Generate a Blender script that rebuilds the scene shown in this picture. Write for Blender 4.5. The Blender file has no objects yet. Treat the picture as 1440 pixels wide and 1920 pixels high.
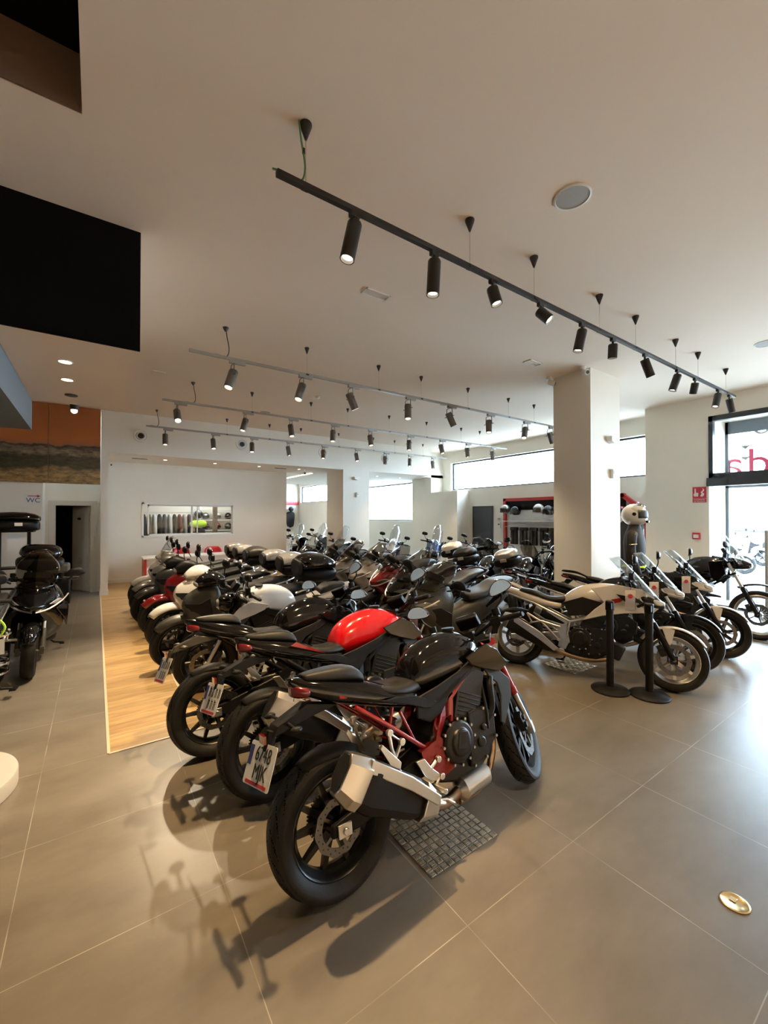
import bpy, bmesh, math, random
from mathutils import Vector, Matrix, Quaternion
random.seed(7)
PI = math.pi
scene = bpy.context.scene
C = scene.collection

# ---------------------------------------------------------------- camera, sky, exposure
H = 1.74                      # eye height; many room sizes below are multiples of it
cam_data = bpy.data.cameras.new('camera')
cam_data.sensor_fit = 'VERTICAL'
cam_data.sensor_height = 36.0
cam_data.sensor_width = 27.0
cam_data.lens = 775.6 / 1920 * 36.0
cam_data.clip_start = 0.05
cam_data.clip_end = 300
cam = bpy.data.objects.new('camera', cam_data)
C.objects.link(cam)
cam.location = (0, 0, H)
YAW = math.atan2(0.571, 0.821)
cam.rotation_euler = (PI/2 + math.radians(0.59), 0, -YAW)
scene.camera = cam

world = bpy.data.worlds.new('sky')
scene.world = world
world.use_nodes = True
wn = world.node_tree.nodes
wn['Background'].inputs[0].default_value = (0.62, 0.82, 1.0, 1)
wn['Background'].inputs[1].default_value = 22.0
wout = wn.get('World Output') or wn.new('ShaderNodeOutputWorld')
if not wout.inputs[0].is_linked:
    world.node_tree.links.new(wn['Background'].outputs[0], wout.inputs[0])
print('world links', len(world.node_tree.links))
scene.view_settings.view_transform = 'Standard'
scene.view_settings.look = 'None'
scene.view_settings.gamma = 1
scene.view_settings.use_curve_mapping = False
scene.view_settings.exposure = 0.48
try:                          # light path limits that keep a crowded room quick to render
    cy = scene.cycles
    cy.max_bounces = 5; cy.diffuse_bounces = 4; cy.glossy_bounces = 2; cy.transmission_bounces = 3; cy.transparent_max_bounces = 10
    cy.caustics_reflective = False; cy.caustics_refractive = False
    cy.use_adaptive_sampling = True; cy.adaptive_threshold = 0.08; cy.adaptive_min_samples = 16
except Exception: pass
SPOT_W = 88.0                 # watts of a track spotlight
WARM = (1.0, 0.67, 0.32)
COOL = (1.0, 0.80, 0.54)

# ---------------------------------------------------------------- materials
MATS = {}
def mat(name, col, rough=0.5, metal=0.0, coat=0.0, spec=0.5, noise=0.0, nscale=8.0, bump=0.0, bscale=200.0, trans=0.0, alpha=1.0, emit=None, estr=0.0):
    if name in MATS: return MATS[name]
    m = bpy.data.materials.new(name); m.use_nodes = True
    nt = m.node_tree; b = nt.nodes['Principled BSDF']
    b.inputs['Base Color'].default_value = (*col, 1)
    b.inputs['Roughness'].default_value = rough
    b.inputs['Metallic'].default_value = metal
    b.inputs['Coat Weight'].default_value = coat
    b.inputs['Coat Roughness'].default_value = 0.04
    b.inputs['Specular IOR Level'].default_value = spec
    b.inputs['Transmission Weight'].default_value = trans
    b.inputs['Alpha'].default_value = alpha
    if emit:
        b.inputs['Emission Color'].default_value = (*emit, 1)
        b.inputs['Emission Strength'].default_value = estr
    tc = None
    if noise > 0 or bump > 0:
        tc = nt.nodes.new('ShaderNodeTexCoord')
    if noise > 0:
        n = nt.nodes.new('ShaderNodeTexNoise'); n.inputs['Scale'].default_value = nscale; n.inputs['Detail'].default_value = 5
        nt.links.new(tc.outputs['Object'], n.inputs['Vector'])
        r = nt.nodes.new('ShaderNodeMapRange'); r.inputs[1].default_value = 0.3; r.inputs[2].default_value = 0.7
        r.inputs[3].default_value = 1 - noise; r.inputs[4].default_value = 1 + noise
        nt.links.new(n.outputs['Fac'], r.inputs[0])
        mx = nt.nodes.new('ShaderNodeVectorMath'); mx.operation = 'SCALE'
        mx.inputs[0].default_value = col
        nt.links.new(r.outputs[0], mx.inputs['Scale'])
        nt.links.new(mx.outputs[0], b.inputs['Base Color'])
    if bump > 0:
        n2 = nt.nodes.new('ShaderNodeTexNoise'); n2.inputs['Scale'].default_value = bscale; n2.inputs['Detail'].default_value = 3
        nt.links.new(tc.outputs['Object'], n2.inputs['Vector'])
        bp = nt.nodes.new('ShaderNodeBump'); bp.inputs['Strength'].default_value = bump; bp.inputs['Distance'].default_value = 0.002
        nt.links.new(n2.outputs['Fac'], bp.inputs['Height'])
        nt.links.new(bp.outputs[0], b.inputs['Normal'])
    MATS[name] = m
    return m

def glass_mat(name, tint=(0.9, 0.95, 1.0), clear=0.85, rough=0.02):
    if name in MATS: return MATS[name]
    m = bpy.data.materials.new(name); m.use_nodes = True
    nt = m.node_tree; nt.nodes.clear()
    out = nt.nodes.new('ShaderNodeOutputMaterial')
    t = nt.nodes.new('ShaderNodeBsdfTransparent'); t.inputs[0].default_value = (*tint, 1)
    g = nt.nodes.new('ShaderNodeBsdfGlossy'); g.inputs['Roughness'].default_value = rough
    lw = nt.nodes.new('ShaderNodeLayerWeight'); lw.inputs[0].default_value = 0.5
    fr = nt.nodes.new('ShaderNodeMath'); fr.operation = 'POWER'; fr.inputs[1].default_value = 5.0
    nt.links.new(lw.outputs['Facing'], fr.inputs[0])
    mr = nt.nodes.new('ShaderNodeMapRange'); mr.inputs[3].default_value = 1 - clear; mr.inputs[4].default_value = 1
    mx = nt.nodes.new('ShaderNodeMixShader')
    nt.links.new(fr.outputs[0], mr.inputs[0]); nt.links.new(mr.outputs[0], mx.inputs[0])
    nt.links.new(t.outputs[0], mx.inputs[1]); nt.links.new(g.outputs[0], mx.inputs[2])
    nt.links.new(mx.outputs[0], out.inputs[0])
    MATS[name] = m
    return m

M = {
 'wall': mat('wall_paint', (0.78, 0.725, 0.635), 0.75, noise=0.02, nscale=1.5),
 'ceil': mat('ceiling_paint', (0.82, 0.71, 0.60), 0.85, noise=0.02, nscale=0.7),
 'blackwall': mat('black_paint_and_shade', (0.005, 0.005, 0.006), 0.95, spec=0.05),
 'brown': mat('brown_paint', (0.16, 0.10, 0.07), 0.8),
 'greyblue': mat('grey_blue_panel', (0.13, 0.155, 0.175), 0.6),
 'white': mat('white_lacquer', (0.75, 0.74, 0.70), 0.4),
 'doorwhite': mat('door_white', (0.62, 0.58, 0.50), 0.5),
 'darkframe': mat('anthracite_aluminium', (0.035, 0.038, 0.042), 0.4, 0.3),
 'pane': glass_mat('window_glass', (0.97, 0.99, 1.0), 0.97),
 'blk': mat('black_plastic', (0.006, 0.006, 0.007), 0.42, spec=0.22, bump=0.15, bscale=400),
 'blkm': mat('matt_black_plastic', (0.011, 0.011, 0.012), 0.5, spec=0.22, bump=0.25, bscale=300),
 'gloss': mat('gloss_black_paint', (0.004, 0.004, 0.005), 0.07, coat=0.0, spec=0.55),
 'rubber': mat('tyre_rubber', (0.012, 0.0115, 0.011), 0.55, spec=0.25, noise=0.15, nscale=20, bump=0.3, bscale=120),
 'seat': mat('seat_vinyl', (0.016, 0.016, 0.017), 0.42, spec=0.3, bump=0.4, bscale=500),
 'rimblk': mat('black_wheel_paint', (0.008, 0.008, 0.009), 0.3, 0.2),
 'rimsil': mat('silver_wheel_paint', (0.55, 0.53, 0.49), 0.28, 0.8),
 'steel': mat('brushed_steel', (0.55, 0.52, 0.47), 0.3, 1.0, bump=0.1, bscale=80),
 'alu': mat('satin_aluminium', (0.68, 0.66, 0.62), 0.3, 1.0),
 'groove': mat('tread_groove', (0.002, 0.002, 0.002), 0.9, spec=0.0),
 'disc': mat('brake_disc_steel', (0.17, 0.165, 0.16), 0.35, 1.0),
 'chrome': mat('chrome', (0.8, 0.8, 0.8), 0.08, 1.0),
 'bronze': mat('heat_tinted_pipe', (0.38, 0.26, 0.17), 0.3, 1.0, noise=0.3, nscale=9),
 'engine': mat('black_engine_casting', (0.014, 0.014, 0.014), 0.35, 0.3, bump=0.4, bscale=60),
 'enginegrey': mat('grey_engine_casting', (0.16, 0.155, 0.15), 0.4, 0.6, bump=0.3, bscale=60),
 'redframe': mat('red_frame_paint', (0.30, 0.012, 0.012), 0.25, 0.2, coat=0.6),
 'red': mat('gloss_red_paint', (0.52, 0.006, 0.010), 0.15, coat=1.0),
 'darkred': mat('dark_red_paint', (0.25, 0.008, 0.012), 0.15, coat=1.0),
 'whitep': mat('gloss_white_paint', (0.72, 0.71, 0.68), 0.15, coat=1.0),
 'pearl': mat('pearl_white_paint', (0.62, 0.58, 0.52), 0.18, 0.1, coat=1.0),
 'silver': mat('silver_paint', (0.36, 0.34, 0.31), 0.28, 0.6, coat=0.8),
 'greyp': mat('graphite_grey_paint', (0.055, 0.058, 0.06), 0.32, 0.3, coat=0.5),
 'duct': mat('grey_duct_plastic', (0.045, 0.05, 0.053), 0.55, spec=0.25),
 'olive': mat('matt_gunmetal_paint', (0.075, 0.070, 0.058), 0.4, 0.5),
 'bluep': mat('blue_paint', (0.03, 0.09, 0.28), 0.2, coat=1.0),
 'tail': mat('red_lamp_lens', (0.17, 0.006, 0.008), 0.15, coat=1.0),
 'lens': mat('clear_lamp_lens', (0.45, 0.45, 0.44), 0.08, 0.5, coat=1.0),
 'amber': mat('amber_reflector', (0.8, 0.28, 0.03), 0.2, coat=1.0),
 'mirror': mat('mirror_glass', (0.75, 0.77, 0.78), 0.03, 1.0),
 'screen': glass_mat('clear_windscreen', (0.86, 0.88, 0.88), 0.90, 0.03),
 'smoke': glass_mat('smoked_windscreen', (0.58, 0.56, 0.53), 0.95, 0.03),
 'plate': mat('number_plate_white', (0.78, 0.76, 0.70), 0.35),
 'plateblue': mat('number_plate_blue', (0.02, 0.04, 0.25), 0.4),
 'ink': mat('black_ink', (0.01, 0.01, 0.01), 0.5),
 'redink': mat('red_ink', (0.55, 0.02, 0.03), 0.5),
 'gold': mat('gold_spring', (0.75, 0.50, 0.12), 0.3, 1.0),
 'paper': mat('paper', (0.72, 0.70, 0.68), 0.7),
 'lampblack': mat('lamp_black', (0.018, 0.018, 0.018), 0.45),
 'lampgrey': mat('lamp_grey', (0.17, 0.165, 0.15), 0.4, 0.5),
 'railgrey': mat('rail_grey', (0.33, 0.32, 0.30), 0.4, 0.5),
 'glow': mat('lamp_glow', (1, 1, 1), 0.5, emit=(1.0, 0.84, 0.62), estr=9.0),
 'glowdim': mat('lamp_glow_soft', (1, 1, 1), 0.5, emit=(1.0, 0.86, 0.66), estr=3.0),
 'shopred': mat('shop_red', (0.48, 0.03, 0.025), 0.4),
 'chairred': mat('red_shell_plastic', (0.62, 0.02, 0.03), 0.3, coat=0.3),
 'brass': mat('brass', (0.75, 0.55, 0.28), 0.25, 1.0),
 'cloth': mat('black_fabric', (0.02, 0.02, 0.022), 0.8, bump=0.6, bscale=250),
 'lime': mat('lime_fabric', (0.55, 0.85, 0.05), 0.7),
 'signred': mat('sign_red', (0.50, 0.015, 0.03), 0.5),
 'pinkglass': mat('red_vinyl_letter', (0.75, 0.05, 0.12), 0.4),
 'asphalt': mat('pavement', (0.50, 0.49, 0.47), 0.85, noise=0.15, nscale=3),
 'yellow': mat('yellow_line', (0.85, 0.62, 0.12), 0.7),
 'bluemat': mat('blue_mat', (0.10, 0.20, 0.42), 0.8),
 'bluegl': mat('blue_awning', (0.05, 0.22, 0.55), 0.6),
 'facade': mat('street_facade', (0.75, 0.74, 0.72), 0.8),
 'carbody': mat('car_dark_grey', (0.10, 0.12, 0.14), 0.25, 0.4, coat=1.0),
 'carglass': mat('car_glass', (0.05, 0.07, 0.09), 0.05, coat=1.0),
 'green': mat('green_cable', (0.10, 0.22, 0.10), 0.5),
}

# ---------------------------------------------------------------- mesh helpers
def rot_to(d):
    return Vector((0, 0, 1)).rotation_difference(Vector(d).normalized()).to_matrix()

def smooth_path(pts, k=4):
    P = [Vector(p) for p in pts]
    if len(P) < 3: return P
    out = []
    for i in range(len(P) - 1):
        p0 = P[max(i-1, 0)]; p1 = P[i]; p2 = P[i+1]; p3 = P[min(i+2, len(P)-1)]
        for j in range(k):
            t = j / k
            out.append(0.5*((2*p1) + (-p0+p2)*t + (2*p0-5*p1+4*p2-p3)*t*t + (-p0+3*p1-3*p2+p3)*t*t*t))
    out.append(P[-1])
    return out

class MB:
    def __init__(self): self.v = []; self.f = []
    def add(self, vs, fs, Mx=None):
        o = len(self.v)
        for p in vs:
            p = Vector(p)
            self.v.append(Mx @ p if Mx is not None else p)
        self.f += [tuple(i + o for i in f) for f in fs]
        return self
    def box(self, c, s, R=None, taper=1.0):
        x, y, z = s[0]/2, s[1]/2, s[2]/2; t = taper
        vs = [Vector(p) for p in ((-x,-y,-z),(x,-y,-z),(x,y,-z),(-x,y,-z),(-x*t,-y*t,z),(x*t,-y*t,z),(x*t,y*t,z),(-x*t,y*t,z))]
        if R is not None: vs = [R @ p for p in vs]
        c = Vector(c)
        return self.add([p + c for p in vs], [(0,3,2,1),(4,5,6,7),(0,1,5,4),(1,2,6,5),(2,3,7,6),(3,0,4,7)])
    def bx(self, x0, x1, y0, y1, z0, z1):
        return self.box(((x0+x1)/2, (y0+y1)/2, (z0+z1)/2), (abs(x1-x0), abs(y1-y0), abs(z1-z0)))
    def tube(self, pts, r, n=8, sm=0, flat=None):
        P = smooth_path(pts, sm) if sm else [Vector(p) for p in pts]
        m = len(P)
        if isinstance(r, (int, float)): R = [r]*m
        else: R = [r[0] + (r[-1]-r[0])*i/(m-1) if len(r) == 2 else r[min(int(i/(m-1)*(len(r)-1)+0.5), len(r)-1)] for i in range(m)]
        rings = []; prev = None
        for i, p in enumerate(P):
            t = (P[min(i+1, m-1)] - P[max(i-1, 0)]).normalized()
            if prev is None:
                a = Vector((0, 0, 1)) if abs(t.z) < 0.9 else Vector((1, 0, 0))
                u = t.cross(a).normalized()
            else:
                u = (prev - t*prev.dot(t)).normalized()
            w = t.cross(u); prev = u
            fl = flat or 1.0
            rings.append([p + (u*math.cos(2*PI*k/n)*fl + w*math.sin(2*PI*k/n))*R[i] for k in range(n)])
        return self.loft(rings)
    def loft(self, rings, caps=True, closed=True):
        n = len(rings[0]); vs = [q for r in rings for q in r]; fs = []
        for i in range(len(rings)-1):
            for k in range(n if closed else n-1):
                k2 = (k+1) % n
                fs.append((i*n+k, i*n+k2, (i+1)*n+k2, (i+1)*n+k))
        if caps and closed:
            fs.append(tuple(reversed(range(n)))); fs.append(tuple((len(rings)-1)*n + k for k in range(n)))
        return self.add(vs, fs)
    def lathe(self, prof, c=(0,0,0), axis='y', n=32, ring=False, d=None):
        """prof: (along axis, radius); ring=True closes the profile on itself"""
        c = Vector(c); vs = []; fs = []; m = len(prof)
        Rm = rot_to(d) if d is not None else None
        for i in range(n):
            a = 2*PI*i/n; ca, sa = math.cos(a), math.sin(a)
            for (h, r) in prof:
                if Rm is not None: p = Rm @ Vector((r*ca, r*sa, h))
                elif axis == 'y': p = Vector((r*ca, h, r*sa))
                elif axis == 'x': p = Vector((h, r*ca, r*sa))
                else: p = Vector((r*ca, r*sa, h))
                vs.append(p + c)
        mm = m if ring else m-1
        for i in range(n):
            j = (i+1) % n
            for k in range(mm):
                k2 = (k+1) % m
                fs.append((i*m+k, j*m+k, j*m+k2, i*m+k2))
        if not ring:
            if prof[0][1] > 1e-5: fs.append(tuple(i*m for i in range(n)))
            if prof[-1][1] > 1e-5: fs.append(tuple(reversed([i*m+m-1 for i in range(n)])))
        return self.add(vs, fs)
    def cyl(self, c, r, h, axis='y', n=20, d=None, r2=None):
        r2 = r if r2 is None else r2
        return self.lathe([(-h/2, r), (h/2, r2)], c, axis, n, d=d)
    def rod(self, a, b, r, n=10):
        return self.tube([a, b], r, n)
    def prism(self, out, y0, y1, bul=None):
        """outline in x,z extruded from y0 to y1 (bul(x,z) moves both sides)"""
        n = len(out); vs = []
        for yy in (y0, y1):
            for (x, z) in out: vs.append((x, yy + (bul(x, z) if bul else 0), z))
        fs = [tuple(range(n)), tuple(reversed(range(n, 2*n)))]
        for i in range(n): j = (i+1) % n; fs.append((i, i+n, j+n, j))
        return self.add(vs, fs)
    def sphere(self, c, r, sx=1, sy=1, sz=1, n=16, m=10):
        prof = [(-r*math.cos(PI*i/m), max(r*math.sin(PI*i/m), 1e-6)) for i in range(m+1)]
        o = len(self.v); self.lathe(prof, (0,0,0), 'z', n)
        c = Vector(c)
        for i in range(o, len(self.v)):
            p = self.v[i]; self.v[i] = Vector((p.x*sx, p.y*sy, p.z*sz)) + c
        return self
    def xf(self, Mx):
        self.v = [Mx @ p for p in self.v]; return self
    def mir(self):
        """adds the mirror image across y = 0"""
        o = len(self.v); self.v += [Vector((p.x, -p.y, p.z)) for p in self.v[:o]]
        self.f += [tuple(reversed([i+o for i in f])) for f in self.f[:]]
        return self
    def build(self, name, m, parent=None, smooth=True, sub=0, bevel=0, ang=38, solid=0):
        me = bpy.data.meshes.new(name)
        me.from_pydata([tuple(p) for p in self.v], [], self.f)
        bm = bmesh.new(); bm.from_mesh(me)
        bmesh.ops.remove_doubles(bm, verts=bm.verts, dist=1e-5)
        bmesh.ops.recalc_face_normals(bm, faces=bm.faces)
        lim = math.radians(ang)
        for e in bm.edges:
            e.smooth = not (len(e.link_faces) == 2 and e.calc_face_angle(0) > lim) if not sub else True
        for f in bm.faces: f.smooth = smooth
        bm.to_mesh(me); bm.free()
        me.materials.append(m)
        o = bpy.data.objects.new(name, me); C.objects.link(o)
        if solid:
            s = o.modifiers.new('thickness', 'SOLIDIFY'); s.thickness = solid; s.offset = 0
        if bevel:
            b = o.modifiers.new('bevel', 'BEVEL'); b.width = bevel; b.segments = 2; b.limit_method = 'ANGLE'; b.angle_limit = math.radians(35)
        if sub:
            s = o.modifiers.new('subdivision', 'SUBSURF'); s.levels = sub; s.render_levels = sub
        if parent: o.parent = parent
        return o

def thing(name, label, cat, loc=(0,0,0), rz=0, group=None):
    o = bpy.data.objects.new(name, None); C.objects.link(o); o.empty_display_size = 0.1
    o.location = loc; o.rotation_euler = (0, 0, rz)
    o['label'] = label; o['category'] = cat
    if group: o['group'] = group
    return o
def tag(o, label, cat, group=None):
    o['label'] = label; o['category'] = cat
    if group: o['group'] = group
    return o
def struct(name, mb, m, parent=None, bevel=0):
    o = mb.build(name, m, parent, smooth=False, bevel=bevel)
    o['kind'] = 'structure'
    return o
def text_mesh(name, s, size, m, parent, Mx, extrude=0.0008, align='CENTER', sx=1.0):
    cu = bpy.data.curves.new(name, 'FONT'); cu.body = s; cu.size = size; cu.extrude = extrude; cu.align_x = align; cu.align_y = 'CENTER'
    t = bpy.data.objects.new(name, cu); C.objects.link(t)
    bpy.context.view_layer.update()
    me = bpy.data.meshes.new_from_object(t.evaluated_get(bpy.context.evaluated_depsgraph_get()))
    bpy.data.objects.remove(t); bpy.data.curves.remove(cu)
    me.name = name; me.transform(Mx @ Matrix.Diagonal((sx, 1, 1, 1))); me.materials.clear(); me.materials.append(m)
    o = bpy.data.objects.new(name, me); C.objects.link(o)
    if parent: o.parent = parent
    return o
def frame(o, x, y):
    """matrix from an origin and the x and y axis directions"""
    x = Vector(x).normalized(); y = Vector(y).normalized(); z = x.cross(y)
    return Matrix(((x.x, y.x, z.x, o[0]), (x.y, y.y, z.y, o[1]), (x.z, y.z, z.z, o[2]), (0,0,0,1)))

# ================================================================ THE ROOM
CZ = 2.35*H          # ceiling
SZ = 1.816*H         # soffit of the back bay
XN = 5.69*H          # inner face of the front (street) wall by the door
XR = 6.14*H          # inner face of the recessed street wall
XO = XR + 0.25       # outside
YB = 7.37*H          # back wall of the desk bay
YH = 6.33*H          # beam in front of the bay
YE = 14.35*H         # far end of the long room
XL = -6.0; YS = -5.0

def floor_mat():
    m = bpy.data.materials.new('large_grey_tiles'); m.use_nodes = True
    nt = m.node_tree; b = nt.nodes['Principled BSDF']; N = nt.nodes.new; L = nt.links.new
    g = N('ShaderNodeNewGeometry'); sep = N('ShaderNodeSeparateXYZ'); L(g.outputs['Position'], sep.inputs[0])
    masks = []
    for ax, off in ((0, 1.305), (1, 1.255)):
        a = N('ShaderNodeMath'); a.operation = 'SUBTRACT'; a.inputs[1].default_value = off - 0.4 - 80*0.8; L(sep.outputs[ax], a.inputs[0])
        d = N('ShaderNodeMath'); d.operation = 'DIVIDE'; d.inputs[1].default_value = 0.8; L(a.outputs[0], d.inputs[0])
        f = N('ShaderNodeMath'); f.operation = 'FRACT'; L(d.outputs[0], f.inputs[0])
        s = N('ShaderNodeMath'); s.operation = 'SUBTRACT'; s.inputs[1].default_value = 0.5; L(f.outputs[0], s.inputs[0])
        ab = N('ShaderNodeMath'); ab.operation = 'ABSOLUTE'; L(s.outputs[0], ab.inputs[0])
        lt = N('ShaderNodeMath'); lt.operation = 'LESS_THAN'; lt.inputs[1].default_value = 0.0024; L(ab.outputs[0], lt.inputs[0])
        masks.append(lt)
    mx = N('ShaderNodeMath'); mx.operation = 'MAXIMUM'; L(masks[0].outputs[0], mx.inputs[0]); L(masks[1].outputs[0], mx.inputs[1])
    n1 = N('ShaderNodeTexNoise'); n1.inputs['Scale'].default_value = 1.3; n1.inputs['Detail'].default_value = 7; n1.inputs['Roughness'].default_value = 0.62
    mp = N('ShaderNodeMapping'); mp.inputs['Scale'].default_value = (1, 2.2, 1); mp.inputs['Rotation'].default_value = (0, 0, 0.5)
    L(g.outputs['Position'], mp.inputs[0]); L(mp.outputs[0], n1.inputs['Vector'])
    cr = N('ShaderNodeValToRGB'); L(n1.outputs['Fac'], cr.inputs[0])
    cr.color_ramp.elements[0].position = 0.3; cr.color_ramp.elements[0].color = (0.155, 0.132, 0.103, 1)
    cr.color_ramp.elements[1].position = 0.72; cr.color_ramp.elements[1].color = (0.235, 0.205, 0.165, 1)
    n2 = N('ShaderNodeTexNoise'); n2.inputs['Scale'].default_value = 3.1; L(g.outputs['Position'], n2.inputs['Vector'])
    r2 = N('ShaderNodeMapRange'); r2.inputs[1].default_value = 0.38; r2.inputs[2].default_value = 0.62; r2.inputs[3].default_value = 0.15; r2.inputs[4].default_value = 0.9
    L(n2.outputs['Fac'], r2.inputs[0])
    gm = N('ShaderNodeMath'); gm.operation = 'MULTIPLY'; L(mx.outputs[0], gm.inputs[0]); L(r2.outputs[0], gm.inputs[1])
    mix = N('ShaderNodeMixRGB'); L(gm.outputs[0], mix.inputs[0]); L(cr.outputs[0], mix.inputs[1]); mix.inputs[2].default_value = (0.50, 0.46, 0.40, 1)
    L(mix.outputs[0], b.inputs['Base Color'])
    rr = N('ShaderNodeMapRange'); rr.inputs[3].default_value = 0.26; rr.inputs[4].default_value = 0.40; L(n1.outputs['Fac'], rr.inputs[0])
    L(rr.outputs[0], b.inputs['Roughness'])
    return m

def wood_mat():
    m = bpy.data.materials.new('oak_planks'); m.use_nodes = True
    nt = m.node_tree; b = nt.nodes['Principled BSDF']; N = nt.nodes.new; L = nt.links.new
    g = N('ShaderNodeNewGeometry')
    br = N('ShaderNodeTexBrick'); br.inputs['Scale'].default_value = 1.0
    br.inputs['Brick Width'].default_value = 1.3; br.inputs['Row Height'].default_value = 0.18; br.inputs['Mortar Size'].default_value = 0.0015
    br.inputs['Color1'].default_value = (0.36, 0.22, 0.085, 1); br.inputs['Color2'].default_value = (0.48, 0.31, 0.13, 1); br.inputs['Mortar'].default_value = (0.20, 0.12, 0.06, 1)
    L(g.outputs['Position'], br.inputs['Vector'])
    mp = N('ShaderNodeMapping'); mp.inputs['Scale'].default_value = (1.2, 14, 1); L(g.outputs['Position'], mp.inputs[0])
    n = N('ShaderNodeTexNoise'); n.inputs['Scale'].default_value = 2.4; n.inputs['Detail'].default_value = 7; n.inputs['Distortion'].default_value = 0.7
    L(mp.outputs[0], n.inputs['Vector'])
    r = N('ShaderNodeMapRange'); r.inputs[1].default_value = 0.3; r.inputs[2].default_value = 0.7; r.inputs[3].default_value = 0.72; r.inputs[4].default_value = 1.25
    L(n.outputs['Fac'], r.inputs[0])
    s = N('ShaderNodeVectorMath'); s.operation = 'SCALE'; L(br.outputs['Color'], s.inputs[0]); L(r.outputs[0], s.inputs['Scale'])
    L(s.outputs[0], b.inputs['Base Color']); b.inputs['Roughness'].default_value = 0.38
    return m

FLOORM = floor_mat(); WOODM = wood_mat()
struct('floor', MB().bx(XL-0.2, XO, YS-0.2, YE+0.2, -0.1, 0), FLOORM)
w = MB(); Y1 = 2.10*H; Y2 = 2.56*H; X1 = 0.05*H; X2 = 0.40*H; Y3 = 5.64*H
w.bx(X1, X2, Y1, Y3, 0, 0.003); w.bx(X2, 3.2, Y1, Y2, 0, 0.003); w.bx(X1, 2.91*H, Y3, YB, 0, 0.003)
struct('floor_wood', w, WOODM)
tr = MB(); e = 0.008
tr.bx(X1-0.012, X1+e, Y1, 6.3*H, 0, 0.005); tr.bx(X1, 3.2, Y1-0.012, Y1+e, 0, 0.005); tr.bx(X2-e, X2+0.012, Y2, Y3, 0, 0.005); tr.bx(X2, 3.2, Y2-e, Y2+0.012, 0, 0.005)
struct('trim_1', tr, mat('pale_floor_strip', (0.60, 0.50, 0.36), 0.4))

# ceiling with the dark recess at the upper left
hx = -0.047*H; hy = 1.707*H
c = MB(); c.bx(hx, XO, YS, 6.6*H, CZ, CZ+0.6); c.bx(XL, hx, hy, YH+0.05, CZ, CZ+0.6); c.bx(XL, XO, YH+0.4, YE, CZ, CZ+0.2)
struct('ceiling', c, M['ceil'])
struct('ceiling_recess', MB().bx(XL, hx, YS, hy, CZ+0.335, CZ+0.5), M['blackwall'])
struct('trim_2', MB().bx(XL, hx-0.002, hy-0.012, hy+0.002, CZ, CZ+0.34), M['brown'])

# lowered slab and black face at the left
yb0 = 2.267*H; yb1 = 3.62*H; sx = 0.165*H; sz = 1.785*H
struct('ceiling_slab', MB().bx(XL, sx, yb0+0.02, yb1, sz, CZ), M['ceil'])
struct('wall_black_panel', MB().bx(XL, sx+0.002, yb0, yb0+0.02, sz-0.002, CZ), M['blackwall'])
struct('wall_hanging_box', MB().bx(XL, -0.362*H, yb0+0.03, 3.66*H, 1.586*H, sz), M['greyblue'])

# outer walls
def holes_wall(x0, x1, ya, yb, holes, ztop, name, m=M['wall']):
    """wall along y with rectangular holes (y0,y1,z0,z1) sorted by y"""
    b = MB(); y = ya
    for (h0, h1, z0, z1) in holes:
        if h0 > y: b.bx(x0, x1, y, h0, 0, ztop)
        if z0 > 0: b.bx(x0, x1, h0, h1, 0, z0)
        b.bx(x0, x1, h0, h1, z1, ztop); y = h1
    if yb > y: b.bx(x0, x1, y, yb, 0, ztop)
    return struct(name, b, m)
DZ = 1.338*H; TZ = 2.128*H; DY1 = 1.74*H; DY0 = -2.0
win = [(4.30, 6.36*H, 1.548*H, 2.114*H), (7.65*H, 10.4*H, 0.89*H, 1.807*H), (11.2*H, 14.2*H, 1.49*H, 2.07*H)]
holes_wall(XR, XO, 2.40*H, YE, win, CZ, 'wall_right')
b = MB(); b.bx(XN, XO, DY1, 2.40*H, 0, CZ); b.bx(XN, XO, YS, DY0, 0, CZ); b.bx(XN, XO, DY0, DY1, TZ, CZ)
struct('wall_front', b, M['wall'])
struct('wall_far', MB().bx(XL, XO, YE, YE+0.2, 0, CZ), M['wall'])
struct('wall_behind', MB().bx(XL, XO, YS-0.2, YS, 0, CZ+0.5), M['wall'])
struct('wall_left', MB().bx(XL-0.2, XL, YS, YE, 0, CZ+0.5), M['wall'])

# window panes and frames
def win_frame(x, y0, y1, z0, z1, t=0.06, d=0.06, idx=1, pane_x=None):
    f = MB(); f.bx(x, x+d, y0, y1, z0, z0+t); f.bx(x, x+d, y0, y1, z1-t, z1); f.bx(x, x+d, y0, y0+t, z0+t, z1-t); f.bx(x, x+d, y1-t, y1, z0+t, z1-t)
    o = struct('window_%d' % idx, f, M['darkframe'])
    p = MB().bx(x+0.02, x+0.03, y0+t, y1-t, z0+t, z1-t).build('pane', M['pane'], o)
    return o
for i, (a, b_, z0, z1) in enumerate(win): win_frame(XR+0.12, a, b_, z0, z1, idx=i+1, t=0.045)

# low plinth wall and pier along the street wall
struct('wall_low', MB().bx(5.80*H, XR, 5.83*H, 6.6*H, 0, 1.50*H), M['wall'])
struct('column_far', MB().bx(5.80*H, XR, 6.6*H, 7.23*H, 0, CZ), M['wall'])
# beam and bay
struct('wall_beam', MB().bx(0.125*H, 5.55*H, YH, 6.6*H, SZ, CZ), M['wall'])
struct('ceiling_bay', MB().bx(0.125*H, XR, 6.6*H, 9.9*H, SZ, SZ+0.1), M['wall'])
struct('wall_bay_upper', MB().bx(5.55*H, 5.8*H, 6.6*H, 6.7*H, SZ, CZ), M['wall'])
struct('column_middle', MB().bx(3.53*H, 4.07*H, YH-0.01, 6.94*H, 0, SZ+0.02), M['wall'])
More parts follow.
